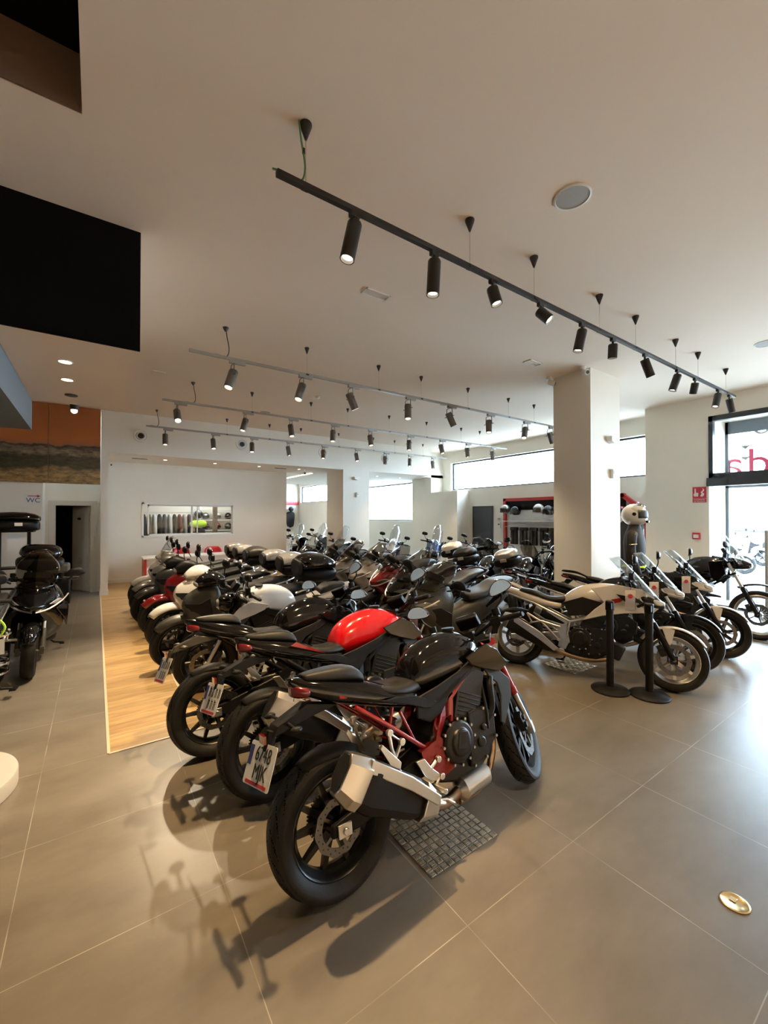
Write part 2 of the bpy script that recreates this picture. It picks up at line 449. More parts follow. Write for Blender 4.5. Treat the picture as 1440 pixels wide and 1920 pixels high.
# back wall with service window hole
wx0, wx1, wz0, wz1 = 0.577*H, 1.952*H, 0.672*H, 1.212*H
b = MB(); t = 0.14
b.bx(0.1*H, wx0, YB, YB+t, 0, SZ); b.bx(wx1, 2.91*H, YB, YB+t, 0, SZ); b.bx(wx0, wx1, YB, YB+t, 0, wz0); b.bx(wx0, wx1, YB, YB+t, wz1, SZ)
struct('wall_back', b, M['wall'])
struct('wall_pier_left', MB().bx(0.045*H, 0.125*H, YH, YB+0.14, 0, CZ), M['wall'])
struct('baseboard_pier', MB().bx(0.045*H-0.012, 0.125*H+0.012, YH-0.014, YH+0.3, 0, 0.10), M['white'])
struct('baseboard_back', MB().bx(0.125*H, 2.91*H, YB-0.014, YB, 0, 0.10), M['white'])
# door wall, sign wall, mural carrier
YD = 6.69*H; YW = 6.40*H; XW = -0.527*H
b = MB(); dx0, dx1, dz = -0.76, -0.09, 1.98
b.bx(XW, dx0, YD, YD+0.1, 0, CZ); b.bx(dx1, 0.045*H, YD, YD+0.1, 0, CZ); b.bx(dx0, dx1, YD, YD+0.1, dz, CZ)
struct('wall_door_side', b, M['wall'])
struct('wall_sign_side', MB().bx(XL, XW, YW, YD+0.1, 0, CZ), M['wall'])
f = MB(); k = 0.11
f.bx(dx0-k, dx0, YD-0.02, YD, 0, dz+k); f.bx(dx1, dx1+k, YD-0.02, YD, 0, dz+k); f.bx(dx0, dx1, YD-0.02, YD, dz, dz+k)
f.bx(dx0-0.005, dx0+0.02, YD, YD+0.1, 0, dz); f.bx(dx1-0.02, dx1+0.005, YD, YD+0.1, 0, dz)
d1 = struct('door_1', f, M['doorwhite'])
al = math.radians(60); L_ = 0.64
R = Matrix.Rotation(PI - al, 3, 'Z')
leaf = MB(); leaf.box(R @ Vector((L_/2, 0.02, 0)) + Vector((dx1-0.02, YD+0.1, dz/2)), (L_, 0.04, dz-0.02), R)
lf = leaf.build('door_leaf', M['doorwhite'], d1, smooth=False, bevel=0.003)
pl = MB(); pl.box(R @ Vector((0.36, 0.045, 0)) + Vector((dx1-0.02, YD+0.1, 1.68)), (0.12, 0.006, 0.05), R)
pl.build('door_sign', M['ink'], lf)
hg = MB()
for z in (0.3, 1.0, 1.7): hg.cyl((dx1-0.02, YD+0.085, z), 0.012, 0.09, 'z', 10)
hg.build('hinge', M['steel'], lf)
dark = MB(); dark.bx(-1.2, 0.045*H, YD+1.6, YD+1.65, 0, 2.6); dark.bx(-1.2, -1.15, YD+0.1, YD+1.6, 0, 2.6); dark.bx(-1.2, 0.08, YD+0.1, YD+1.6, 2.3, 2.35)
struct('wall_dark_room', dark, M['blackwall'])  # darkness of the unlit room is put into the black wall colour

# mural
def mural_mat():
    m = bpy.data.materials.new('landscape_print'); m.use_nodes = True
    nt = m.node_tree; b = nt.nodes['Principled BSDF']; N = nt.nodes.new; L = nt.links.new
    g = N('ShaderNodeNewGeometry'); sp = N('ShaderNodeSeparateXYZ'); L(g.outputs['Position'], sp.inputs[0])
    z = N('ShaderNodeMapRange'); z.inputs[1].default_value = 1.4*H; z.inputs[2].default_value = 2.35*H; L(sp.outputs[2], z.inputs[0])
    n = N('ShaderNodeTexNoise'); n.inputs['Scale'].default_value = 3.5; n.inputs['Detail'].default_value = 9; L(g.outputs['Position'], n.inputs['Vector'])
    mp = N('ShaderNodeMapping'); mp.inputs['Scale'].default_value = (1.6, 1, 4); L(g.outputs['Position'], mp.inputs[0])
    n3 = N('ShaderNodeTexNoise'); n3.inputs['Scale'].default_value = 4.5; n3.inputs['Detail'].default_value = 8; n3.inputs['Roughness'].default_value = 0.7; L(mp.outputs[0], n3.inputs['Vector'])
    a = N('ShaderNodeMath'); a.operation = 'MULTIPLY_ADD'; a.inputs[1].default_value = 0.16; L(n.outputs['Fac'], a.inputs[0]); L(z.outputs[0], a.inputs[2])
    cr = N('ShaderNodeValToRGB'); L(a.outputs[0], cr.inputs[0]); el = cr.color_ramp.elements
    el[0].position = 0.0; el[0].color = (0.20, 0.11, 0.04, 1)
    el[1].position = 1.0; el[1].color = (0.42, 0.13, 0.04, 1)
    for p, col in ((0.17, (0.30, 0.18, 0.06, 1)), (0.25, (0.20, 0.12, 0.05, 1)), (0.29, (0.03, 0.03, 0.012, 1)), (0.41, (0.05, 0.04, 0.02, 1)), (0.45, (0.20, 0.16, 0.10, 1)), (0.51, (0.16, 0.12, 0.08, 1)), (0.545, (0.03, 0.02, 0.015, 1)), (0.56, (0.30, 0.12, 0.06, 1)), (0.62, (0.45, 0.13, 0.03, 1))):
        e_ = el.new(p); e_.color = col
    r = N('ShaderNodeMapRange'); r.inputs[1].default_value = 0.3; r.inputs[2].default_value = 0.7; r.inputs[3].default_value = 0.12; r.inputs[4].default_value = 1.7; L(n3.outputs['Fac'], r.inputs[0])
    sky = N('ShaderNodeMath'); sky.operation = 'GREATER_THAN'; sky.inputs[1].default_value = 0.55; L(a.outputs[0], sky.inputs[0])
    mx = N('ShaderNodeMix'); mx.data_type = 'FLOAT'; L(sky.outputs[0], mx.inputs[0]); L(r.outputs[0], mx.inputs[2]); mx.inputs[3].default_value = 1.0
    s = N('ShaderNodeVectorMath'); s.operation = 'SCALE'; L(cr.outputs[0], s.inputs[0]); L(mx.outputs[0], s.inputs['Scale'])
    L(s.outputs[0], b.inputs['Base Color']); b.inputs['Roughness'].default_value = 0.35
    return m
mm = mural_mat()
mu = thing('mural', 'wall mural of dry grassland under an orange sky above the toilet door', 'mural', (-2.5, YH, 1.40*H))
for (xa, xb) in ((-5.9, -3.2), (-3.19, -0.83), (-0.82, 0.045*H-0.01)):
    p = MB().bx(xa+2.5, xb+2.5, 0, 0.03, 0, CZ-1.40*H).build('printed_panel', mm, mu, smooth=False)
struct('trim_3', MB().bx(XL, 0.045*H-0.01, YH+0.03, YH+0.12, 1.40*H, CZ), M['wall'])

# main column near the street wall
struct('column_near', MB().bx(3.67*H, 4.2*H, 2.0*H, 2.37*H, 0, CZ), M['wall'])

# street door: frame, transom, glass, threshold
xf_ = XN - 0.02; d = 0.10
f = MB()
f.bx(xf_, XN+0.10, DY1-0.07, DY1, DZ, TZ); f.bx(xf_, XN+0.10, DY0, DY1, TZ-0.10, TZ); f.bx(xf_-0.05, XN+0.12, DY0, DY1+0.02, DZ, DZ+0.16); f.bx(xf_, XN+0.1, DY0, DY1, DZ+0.16, DZ+0.25)
dd = struct('door_2', f, M['darkframe'])
f = MB(); xg = XO-0.1
f.bx(xg, xg+0.06, DY1-0.05, DY1, 0, TZ); f.bx(xg, xg+0.06, DY0, DY1, TZ-0.25, TZ); f.bx(xg, xg+0.06, DY0, DY1, DZ, DZ+0.14)
f.bx(xg, xg+0.05, 1.2, 1.25, 0, DZ)
struct('door_3', f, M['greyblue'])
g_ = MB(); g_.bx(xg+0.02, xg+0.03, DY0, DY1-0.05, DZ+0.14, TZ-0.25).bx(xg+0.02, xg+0.03, 1.25, DY1-0.05, 0, DZ)
struct('window_4', g_, M['pane'])
struct('trim_4', MB().bx(XN-0.12, XN-0.05, DY0, DY1+0.05, 0, 0.05), M['darkframe'])
# mirrored red letters on the outside of the transom glass (they read from the street)
sg = thing('window_lettering', 'red shop name letters on the transom glass, seen reversed from inside', 'lettering', (xg+0.04, 2.0, DZ+0.5))
for s_, yy, col in (('a', 2.92, 'pinkglass'), ('d', 2.50, 'pinkglass'), ('n', 2.06, 'pinkglass')):
    text_mesh('letter', s_, 0.78, M[col], sg, frame((0, yy-2.0, -0.02), (0, 1, 0), (0, 0, 1)), 0.004)
text_mesh('letter', 'o', 0.55, M['white'], sg, frame((0, 0.45, 0.72), (0, 1, 0), (0, 0, 1)), 0.004)
for zz in (0.28, 0.05):
    tri = MB().add([(0, 0.62, zz+0.08), (0, 0.80, zz+0.08), (0, 0.71, zz), (0.004, 0.62, zz+0.08), (0.004, 0.80, zz+0.08), (0.004, 0.71, zz)], [(0,1,2), (5,4,3), (0,3,4,1), (1,4,5,2), (2,5,3,0)])
    tri.build('triangle_mark', M['railgrey'], sg)

# ================================================================ CEILING FITTINGS
Wd = lambda D, u: ((0.571 + 0.821*u)*D*H, (0.821 - 0.571*u)*D*H)
def at_z(px, py, z):
    """point of the room at height z seen at a pixel"""
    u = (px-720)/775.6; D = (z/H - 1)*775.6/(968-py)
    return Wd(D, u)
def at_y(px, Y):
    """x coordinate, on the line y = Y, of what is seen in pixel column px"""
    u = (px-720)/775.6; return Y*(0.571+0.821*u)/(0.821-0.571*u)
TZR = 2.133*H
ORD = ['first', 'second', 'third', 'fourth', 'fifth', 'sixth', 'seventh', 'eighth', 'ninth', 'tenth', 'eleventh', 'twelfth']
def cone_cable(x, y, ztrack, label, group, big=1.0):
    t = thing('suspension_cable', label, 'cable', (x, y, CZ), 0, group)
    MB().lathe([(0, 0.032*big), (-0.012, 0.032*big), (-0.085*big, 0.006)], (0,0,0), 'z', 14).build('ceiling_cone', M['lampblack'], t)
    MB().rod((0, 0, -0.08), (0, 0, ztrack-CZ), 0.0022, 6).build('wire', M['steel'], t)
    MB().box((0, 0, ztrack-CZ-0.003), (0.04, 0.05, 0.02)).build('rail_clip', M['lampblack'], t)
def spot(x, y, z, kind, aim, label, group, watts=SPOT_W, long=0.26, lit=True):
    """aim: direction vector of the beam"""
    t = thing('track_spotlight', label, 'spotlight', (x, y, z), 0, group)
    a = Vector(aim).normalized()
    mb_ = M['lampblack'] if kind == 'black' else M['lampgrey']
    ml = M['lampblack'] if kind == 'black' else M['railgrey']
    if kind == 'black':
        MB().box((0, 0, -0.03), (0.07, 0.035, 0.04)).build('track_adapter', mb_, t, bevel=0.003)
        piv = Vector((0, 0, -0.10)); r = 0.048
        MB().rod((0, 0, -0.05), piv, 0.012).sphere(piv, 0.02).build('joint', mb_, t)
        c0 = piv - a*0.02; c1 = piv + a*(long-0.02)
        off = Vector((0, 0, 0))
    else:
        MB().box((0.06, 0, -0.035), (0.20, 0.045, 0.045)).build('track_adapter', ml, t, bevel=0.005)
        piv = Vector((0, 0, -0.20)); r = 0.057
        y_ = MB()
        for s in (-1, 1): y_.tube([(0, 0, -0.06), (0, s*0.066, -0.07), (0, s*0.074, -0.21)], 0.007, 6)
        for s in (-1, 1): y_.rod((0, s*0.05, -0.21), (0, s*0.115, -0.21), 0.007, 6)
        y_.build('yoke', mb_, t)
        c0 = piv - a*0.06; c1 = piv + a*(long-0.06)
    c0 += Vector((0, 0, 0)); hgt = (c1-c0).length
    MB().lathe([(0, 0.001), (0, r*0.9), (0.01, r), (hgt, r), (hgt, r*0.86), (hgt-0.035, r*0.8), (hgt-0.035, 0.001)], c0, d=a, n=20).build('lamp_head', mb_, t)
    MB().lathe([(0, 0.001), (0.001, r*0.72), (0.012, r*0.72), (0.014, 0.001)], c1 - a*0.032, d=a, n=16).build('lens', M['glow'] if lit else M['glowdim'], t)
    if watts > 0:
        ld = bpy.data.lights.new('beam', 'SPOT'); ld.energy = watts; ld.color = WARM if kind == 'black' else COOL
        ld.spot_size = math.radians(78); ld.spot_blend = 0.75; ld.shadow_soft_size = 0.035
        lo = bpy.data.objects.new('beam', ld); C.objects.link(lo); lo.parent = t
        lo.location = c1 + a*0.02
        lo.rotation_euler = (-a).to_track_quat('Z', 'Y').to_euler()
    return t
def rail(x0, x1, y, kind, label):
    m_ = M['lampblack'] if kind == 'black' else M['railgrey']
    b = MB(); h = 0.035
    b.bx(0, x1-x0, -0.018, 0.018, -0.0175, 0.0175)
    o = b.build('lighting_track', m_, None, smooth=False, bevel=0.003); o.location = (x0, y, TZR)
    return tag(o, label, 'lighting track')

# nearest black track
YT = [1.312*H, 3.064*H, 4.51*H, 5.94*H]
rail(0.481*H, 4.97*H, YT[0], 'black', 'black lighting track nearest the viewer, running to the street door')
for i, px in enumerate([572, 882, 1003, 1126, 1194, 1269, 1311, 1363]):
    cone_cable(at_y(px, YT[0]), YT[0], TZR, 'black ceiling cone over the black track, %s from its left end' % ORD[i], 'cones over the black track', 1.15)
spots1 = [(664, (-0.22, 0.02, -1), .26), (815, (-0.05, 0.02, -1), .26), (925, (0.12, -0.25, -1), .15), (1015, (0.25, -0.85, -1), .15), (1093, (-0.15, 0.15, -1), .22), (1151, (0.1, 0.1, -1), .15),
          (1211, (0.35, -0.2, -1), .22), (1272, (-0.2, 0.25, -1), .22), (1305, (0.3, 0.3, -1), .15), (1348, (-0.3, 0.1, -1), .22), (1369, (0.3, -0.1, -1), .22)]
for i, (px, aim, lg) in enumerate(spots1):
    spot(at_y(px, YT[0]), YT[0], TZR, 'black', aim, 'black cylinder spotlight on the black track, %s from its left end' % ORD[i], 'spotlights on the black track', long=lg, watts=SPOT_W*(3.6 if i == 0 else 0.4 if i == 3 else 0.8))
# track above and behind the viewer
rail(0.481*H, 4.97*H, -0.77, 'black', 'black lighting track behind the viewer')
for i, (x, aim) in enumerate([(1.7, (-0.35, 0.85, -1)), (3.4, (0.1, 0.35, -1)), (5.2, (0, 0.3, -1)), (7.4, (0.1, 0.2, -1))]):
    spot(x, -0.77, TZR, 'black', aim, 'black cylinder spotlight on the track behind the viewer, %s from its left end' % ORD[i], 'spotlights behind the viewer', long=.24, watts=SPOT_W*(0.95 if i == 0 else 0.2))
rail(-3.0, 8.6, -2.6, 'black', 'added unseen lighting track far behind the viewer')  # added unseen track: its strong lamps bounce warm light up to the ceiling
for i, (x, aim) in enumerate([(-2.4, (0, -0.45, -1)), (-0.6, (0, -0.3, -1)), (1.2, (0, -0.45, -1)), (3.0, (0, -0.3, -1)), (4.8, (0, -0.45, -1)), (6.6, (0, -0.3, -1)), (8.2, (0, -0.4, -1))]):
    spot(x, -2.6, TZR, 'black', aim, 'added unseen spotlight on the far track behind the viewer, %s from its left end' % ORD[i], 'spotlights behind the viewer', long=.24, watts=SPOT_W*9)
# three grey tracks
GT = [('first grey', 0.512*H, 5.6*H, [(435, (-0.28, 0.0, -1)), (565, (-0.3, 0.0, -1)), (657, (0.35, 0.05, -1)), (765, (-0.1, 0, -1)), (843, (0.4, 0.0, -1)), (917, (-0.15, 0, -1)), (985, (-0.35, 0, -1)), (1032, (0.3, 0.1, -1))],
       [(575), (710), (790), (878), (954), (1002)]),
      ('second grey', 0.518*H, 5.64*H, [(331, (0.0, -0.55, -1)), (459, (-0.25, 0.05, -1)), (545, (0.03, -0.1, -1)), (624, (-0.1, 0, -1)), (694, (0, -0.1, -1)), (767, (-0.1, 0, -1)), (827, (0, -0.2, -1)), (876, (0, 0, -1)), (923, (0, 0, -1))],
       [472, 583, 652, 730, 800, 865, 900]),
      ('third grey', 0.506*H, 5.62*H, [(309, (0, 0, -1)), (399, (0.03, -0.1, -1)), (472, (-0.05, -0.1, -1)), (540, (0.1, 0, -1)), (606, (-0.1, 0, -1)), (668, (0, -0.2, -1)), (722, (0, 0.1, -1)), (768, (-0.1, 0, -1)), (811, (0, 0, -1))],
       [425, 505, 564, 635, 700, 740, 793])]
PLACE = ['nearest of the three grey tracks', 'middle of the three grey tracks', 'farthest of the three grey tracks']
for k, (nm, x0, x1, sp, cn) in enumerate(GT):
    Y = YT[k+1]
    rail(x0, x1, Y, 'grey', 'grey lighting track hung on wires, the %s' % PLACE[k])
    for i, (px, aim) in enumerate(sp):
        w_ = SPOT_W*(5.5 if (k == 0 and i == 0) else 2.2 if i == 0 else 1.2)
        aim = (aim[0]*1.15, aim[1]-0.16, -1)
        spot(at_y(px, Y), Y, TZR, 'grey', aim, 'grey spotlight on the %s, %s from left' % (PLACE[k], ORD[i]), 'spotlights on the %s' % PLACE[k], watts=w_, long=0.25)
    for i, px in enumerate(cn):
        cone_cable(at_y(px, Y), Y, TZR, 'black ceiling cone over the %s, %s from left' % (PLACE[k], ORD[i]), 'cones over the %s' % PLACE[k])
# power cables with their cones at the left ends
for (y, px, x0, m_, lab, bigk) in ((YT[0], 559, 0.481*H, 'green', 'green power cable looping from the ceiling to the black track', 1.2), (YT[1], 422, .512*H, 'lampblack', 'dark power cable and cone feeding the nearest grey track', 1), (YT[2], 361, .518*H, 'lampblack', 'dark power cable and cone feeding the middle grey track', 1), (YT[3], 293, .506*H, 'lampblack', 'dark power cable feeding the farthest grey track', .8)):
    xc = at_y(px, y)
    t = thing('power_cable', lab, 'cable', (xc, y, CZ))
    dz_ = TZR - CZ
    MB().tube([(0, 0, 0), (0.015, 0, dz_*0.3), (0.04, 0, dz_*0.7), (0.01, 0, dz_*0.95), (-0.10, 0, dz_+0.02), (-0.16, 0, dz_+0.012)], 0.006, 8, sm=5).build('cord', M[m_], t)
    if y != YT[0]: MB().lathe([(0, 0.035*bigk), (-0.012, 0.035*bigk), (-0.05, 0.012)], (0,0,0), 'z', 14).build('ceiling_cone', M['lampblack'], t)
    if y == YT[0]: MB().cyl((0.03, 0, dz_*0.45), 0.009, 0.03, 'z').build('cable_tie', M['lampblack'], t)

def ceiling_disc(x, y, r, name, label, cat, m1, m2):
    t = thing(name, label, cat, (x, y, CZ))
    MB().lathe([(0, r), (-0.008, r), (-0.012, r*0.9), (-0.006, r*0.88), (-0.006, 0.001)], (0,0,0), 'z', 40).build('rim', m1, t)
    MB().lathe([(-0.007, r*0.88), (-0.011, 0.001)], (0,0,0), 'z', 40).build('grille', m2, t)
x, y = at_z(1076, 364, CZ)
gr = mat('speaker_grille', (0.38, 0.37, 0.35), 0.6, bump=0.8, bscale=600)
ceiling_disc(x, y, 0.13, 'ceiling_speaker', 'large round grey ceiling speaker right of the black track', 'speaker', M['white'], gr)
x, y = at_z(1440, 642, CZ); ceiling_disc(x, y, 0.13, 'ceiling_speaker', 'round ceiling speaker at the right edge of the photo', 'speaker', M['white'], gr)
x, y = at_z(497, 772, CZ); ceiling_disc(x, y, 0.13, 'ceiling_speaker', 'round ceiling speaker behind the middle grey track', 'speaker', M['white'], gr)
x, y = at_z(834, 757, CZ); ceiling_disc(x, y, 0.12, 'ceiling_speaker', 'round ceiling speaker among the far grey spotlights', 'speaker', M['white'], gr)
x, y = at_z(595, 743, CZ); t = thing('smoke_detector', 'small white smoke detector on the ceiling above the grey tracks', 'smoke detector', (x, y, CZ))
MB().lathe([(0, 0.05), (-0.02, 0.05), (-0.045, 0.03), (-0.045, 0.001)], (0,0,0), 'z', 20).build('housing', M['white'], t)
def vent(px, py, lab, sx_, sy_):
    x, y = at_z(px, py, CZ); t = thing('ceiling_vent', lab, 'vent', (x, y, CZ))
    f = MB(); f.bx(-sx_/2, sx_/2, -sy_/2, -sy_/2+0.015, -0.012, 0); f.bx(-sx_/2, sx_/2, sy_/2-0.015, sy_/2, -0.012, 0); f.bx(-sx_/2, -sx_/2+0.015, -sy_/2, sy_/2, -0.012, 0); f.bx(sx_/2-0.015, sx_/2, -sy_/2, sy_/2, -0.012, 0)
    f.build('frame', M['white'], t, smooth=False)
    s_ = MB(); R = Matrix.Rotation(0.6, 3, 'X')
    for i in range(5): s_.box((0, -sy_/2 + (i+1)*sy_/6, -0.006), (sx_-0.03, 0.014, 0.002), R)
    s_.build('louvre', M['white'], t, smooth=False)
vent(705, 549, 'small white ceiling vent left of the black track', 0.30, 0.12)
vent(1000, 679, 'small white ceiling vent near the top of the pale column', 0.30, 0.14)
x, y = at_z(296, 697, CZ); tag(MB().box((x, y, CZ-0.01), (0.2, 0.15, 0.02)).build('ceiling_hatch', M['ceil'], None, smooth=False, bevel=0.004), 'small flat white cover on the ceiling at the left', 'cover')

# downlights in the slab and soffit
def downlight(x, y, z, lab, grp, r=0.045, watts=14, col=COOL, size=110):
    t = thing('downlight', lab, 'downlight', (x, y, z), 0, grp)
    MB().lathe([(0, r), (-0.006, r), (-0.006, r*0.8), (0.0, r*0.78)], (0,0,0), 'z', 20).build('ring', M['white'], t)
    MB().lathe([(-0.003, r*0.78), (-0.004, 0.001)], (0,0,0), 'z', 20).build('lens', M['glow'], t)
    if watts:
        ld = bpy.data.lights.new('beam', 'SPOT'); ld.energy = watts; ld.color = col; ld.spot_size = math.radians(size); ld.spot_blend = 0.8; ld.shadow_soft_size = 0.04
        lo = bpy.data.objects.new('beam', ld); C.objects.link(lo); lo.parent = t; lo.location = (0, 0, -0.03)
for i, (px, py) in enumerate([(120, 677), (124, 711)]):
    x, y = at_z(px, py, sz); downlight(x, y, sz, 'lit downlight in the lowered white ceiling at the left, %s from the black face' % ORD[i], 'downlights in the lowered ceiling', 0.06, 16, WARM)
t = thing('cylinder_spotlight', 'small bright spotlight hanging before the orange mural', 'spotlight', (-0.24, 6.6, CZ))
MB().rod((0, 0, 0), (0, 0, -0.88), 0.006).build('stem', M['lampblack'], t)
MB().cyl((0, 0, -0.93), 0.045, 0.12, 'z').build('lamp_head', M['lampblack'], t)
MB().sphere((0, -0.01, -1.0), 0.035).build('lens', M['glow'], t)
ld = bpy.data.lights.new('beam', 'SPOT'); ld.energy = 50; ld.color = COOL; ld.spot_size = 2.4; ld.spot_blend = 0.8; ld.shadow_soft_size = 0.04
lo = bpy.data.objects.new('beam', ld); C.objects.link(lo); lo.parent = t; lo.location = (0, 0, -1.05); lo.rotation_euler = (0.55, 0, 0)
x, y = at_z(132, 740, sz); tag(MB().cyl((x, y, sz-0.004), 0.06, 0.01, 'z').build('recessed_lamp', M['lampblack']), 'dark unlit recessed lamp in the lowered ceiling', 'lamp')
for i, px in enumerate([310, 404, 487, 562]):
    x = at_y(px, 6.68*H); downlight(x, 6.72*H, SZ, 'small lit downlight over the desk bay, %s from the left' % ORD[i], 'downlights over the desk bay', 0.05, 26)
for i, px in enumerate([712, 755]):
    x = at_y(px, 6.9*H); downlight(x, 7.0*H, SZ, 'small lit downlight before the big white window, %s from the left' % ORD[i], 'downlights by the far window', 0.05, 20)
for i, px in enumerate([262, 527]):
    x = at_y(px, 6.75*H); tag(MB().box((x, 6.78*H, SZ-0.004), (0.34, 0.07, 0.01)).build('slot_vent', M['ink'], None, smooth=False), ['black slot vent over the desk bay, the one on the left', 'black slot vent over the desk bay, the one by the passage'][i], 'vent')
# round jet vents on the beam
for i, (px, zz) in enumerate([(263, 2.065), (453, 2.083), (606, 2.08), (722, 2.08)]):
    x = at_y(px, YH); t = thing('round_vent', 'round white jet vent on the beam, %s from the left' % ORD[i], 'vent', (x, YH, zz*H), 0, 'jet vents on the beam')
    MB().lathe([(0, 0.15), (-0.015, 0.15), (-0.02, 0.125), (-0.008, 0.115), (-0.008, 0.10), (-0.03, 0.085), (-0.03, 0.075), (-0.005, 0.065), (-0.005, 0.001)], (0,0,0), 'y', 32).build('ring', M['white'], t)
    MB().lathe([(-0.006, 0.062), (-0.012, 0.06), (-0.012, 0.001)], (0,0,0), 'y', 24).build('nozzle', M['ink'], t)
# small devices
def device(name, lab, cat, x, y, z, kind):
    t = thing(name, lab, cat, (x, y, z))
    if kind == 'siren':
        MB().prism([(-0.11, 0.03), (0.11, 0.03), (0.09, -0.05), (0, -0.08), (-0.09, -0.05)], -0.09, 0).build('housing', M['white'], t, bevel=0.012)
    else:
        MB().box((0, -0.03, 0), (0.09, 0.06, 0.15)).build('housing', M['white'], t, bevel=0.008)
        MB().box((0, -0.063, 0.02), (0.05, 0.006, 0.06)).build('window', M['railgrey'], t)
device('wall_siren', 'white half-round wall unit high on the right face of the near column', 'wall unit', 4.0*H, 2.0*H, 1.734*H, 'siren')
device('motion_sensor', 'small white sensor box halfway up the right face of the near column', 'sensor', 4.03*H, 2.0*H, 1.405*H, 'box')
device('wall_siren', 'white half-round wall unit on the distant column', 'wall unit', 3.79*H, YH-0.01, 1.683*H, 'siren')
device('motion_sensor', 'small white sensor box on the distant column', 'sensor', 3.81*H, YH-0.01, 1.38*H, 'box')
def camera_(lab, x, y, z, a):
    t = thing('security_camera', lab, 'security camera', (x, y, z), a)
    MB().cyl((0, 0, -0.02), 0.045, 0.04, 'z').rod((0, 0, -0.03), (0, -0.02, -0.07), 0.02).build('bracket', M['white'], t)
    MB().lathe([(0, 0.03), (0.02, 0.042), (0.11, 0.045), (0.11, 0.035)], (0, 0.02, -0.085), d=(0, -1, -0.25)).build('housing', M['white'], t)
    MB().cyl((0, -0.095, -0.115), 0.028, 0.01, d=(0, -1, -0.25)).build('lens', M['ink'], t)
camera_('white dome camera at the top front corner of the near column', 3.60*H, 2.0*H+0.05, CZ, -0.3)
camera_('white camera at the top left edge of the near column', 3.60*H, 2.37*H, CZ, 0.9)
camera_('white camera under the soffit before the passage', 2.98*H, 6.75*H, SZ, 0)
tag(MB().box((0.14*H+0.06, 7.2*H, SZ-0.12), (0.03, 0.12, 0.03)).build('wall_camera', M['ink']), 'tiny black camera high in the left corner of the desk bay', 'camera')
# LED line in the far room
tag(MB().bx(3.3*H, 3.36*H, 7.2*H, 9.0*H, SZ-0.012, SZ+0.01).build('led_strip', M['glowdim'], None, smooth=False), 'warm linear lamp in the soffit beyond the passage', 'lamp')
for i, (x, y) in enumerate([(4.2*H, 11.5*H), (5.4*H, 11.5*H), (4.4*H, 13.2*H), (2.5*H, 11.8*H)]):
    downlight(x, y, CZ, 'ceiling lamp of the far room, %s' % ['left of the near pair', 'right of the near pair', 'by the end wall', 'over the left part'][i], 'lamps in the far room', 0.07, 110, (1, .96, .9), 140)

# ================================================================ MOTORCYCLES
def ring(x, zb, zt, w, e=2.4, top=0.0, n=20, dx=0.0, y0=0.0):
    """closed cross-section at x: superellipse, narrowed towards the top by `top`, leaned along x by dx"""
    out = []; zc = (zb+zt)/2; hz = (zt-zb)/2
    for k in range(n):
        a = 2*PI*k/n; ca, sa = math.cos(a), math.sin(a)
        cy = math.copysign(abs(ca)**(2/e), ca); cz = math.copysign(abs(sa)**(2/e), sa)
        out.append(Vector((x + dx*cz, y0 + w*cy*(1 - top*(cz+1)/2), zc + hz*cz)))
    return out
def body(secs, name, m, parent, sub=1, **kw):
    """secs: (x, zb, zt, w[, e, top, dx])"""
    rs = [ring(*s[:4], **dict(zip(('e', 'top', 'dx'), s[4:]))) for s in secs]
    a = rs[0]; ca = sum(a, Vector())/len(a); b = rs[-1]; cb = sum(b, Vector())/len(b)
    rs = [[ca + (p-ca)*0.72 for p in a]] + rs + [[cb + (p-cb)*0.72 for p in b]]
    return MB().loft(rs).build(name, m, parent, sub=sub, **kw)
def panel(out, y, th, name, m, parent, bul=None, both=True, bevel=0.006, side=-1):
    """side panel; with both=True one object on each flank"""
    o = None
    if both or side > 0: o = MB().prism(out, y, y+th, bul).build(name, m, parent, bevel=bevel)
    if both or side < 0:
        f2 = (lambda x, z: -bul(x, z)) if bul else None
        o = MB().prism(out, -y, -y-th, f2).build(name, m, parent, bevel=bevel)
    return o

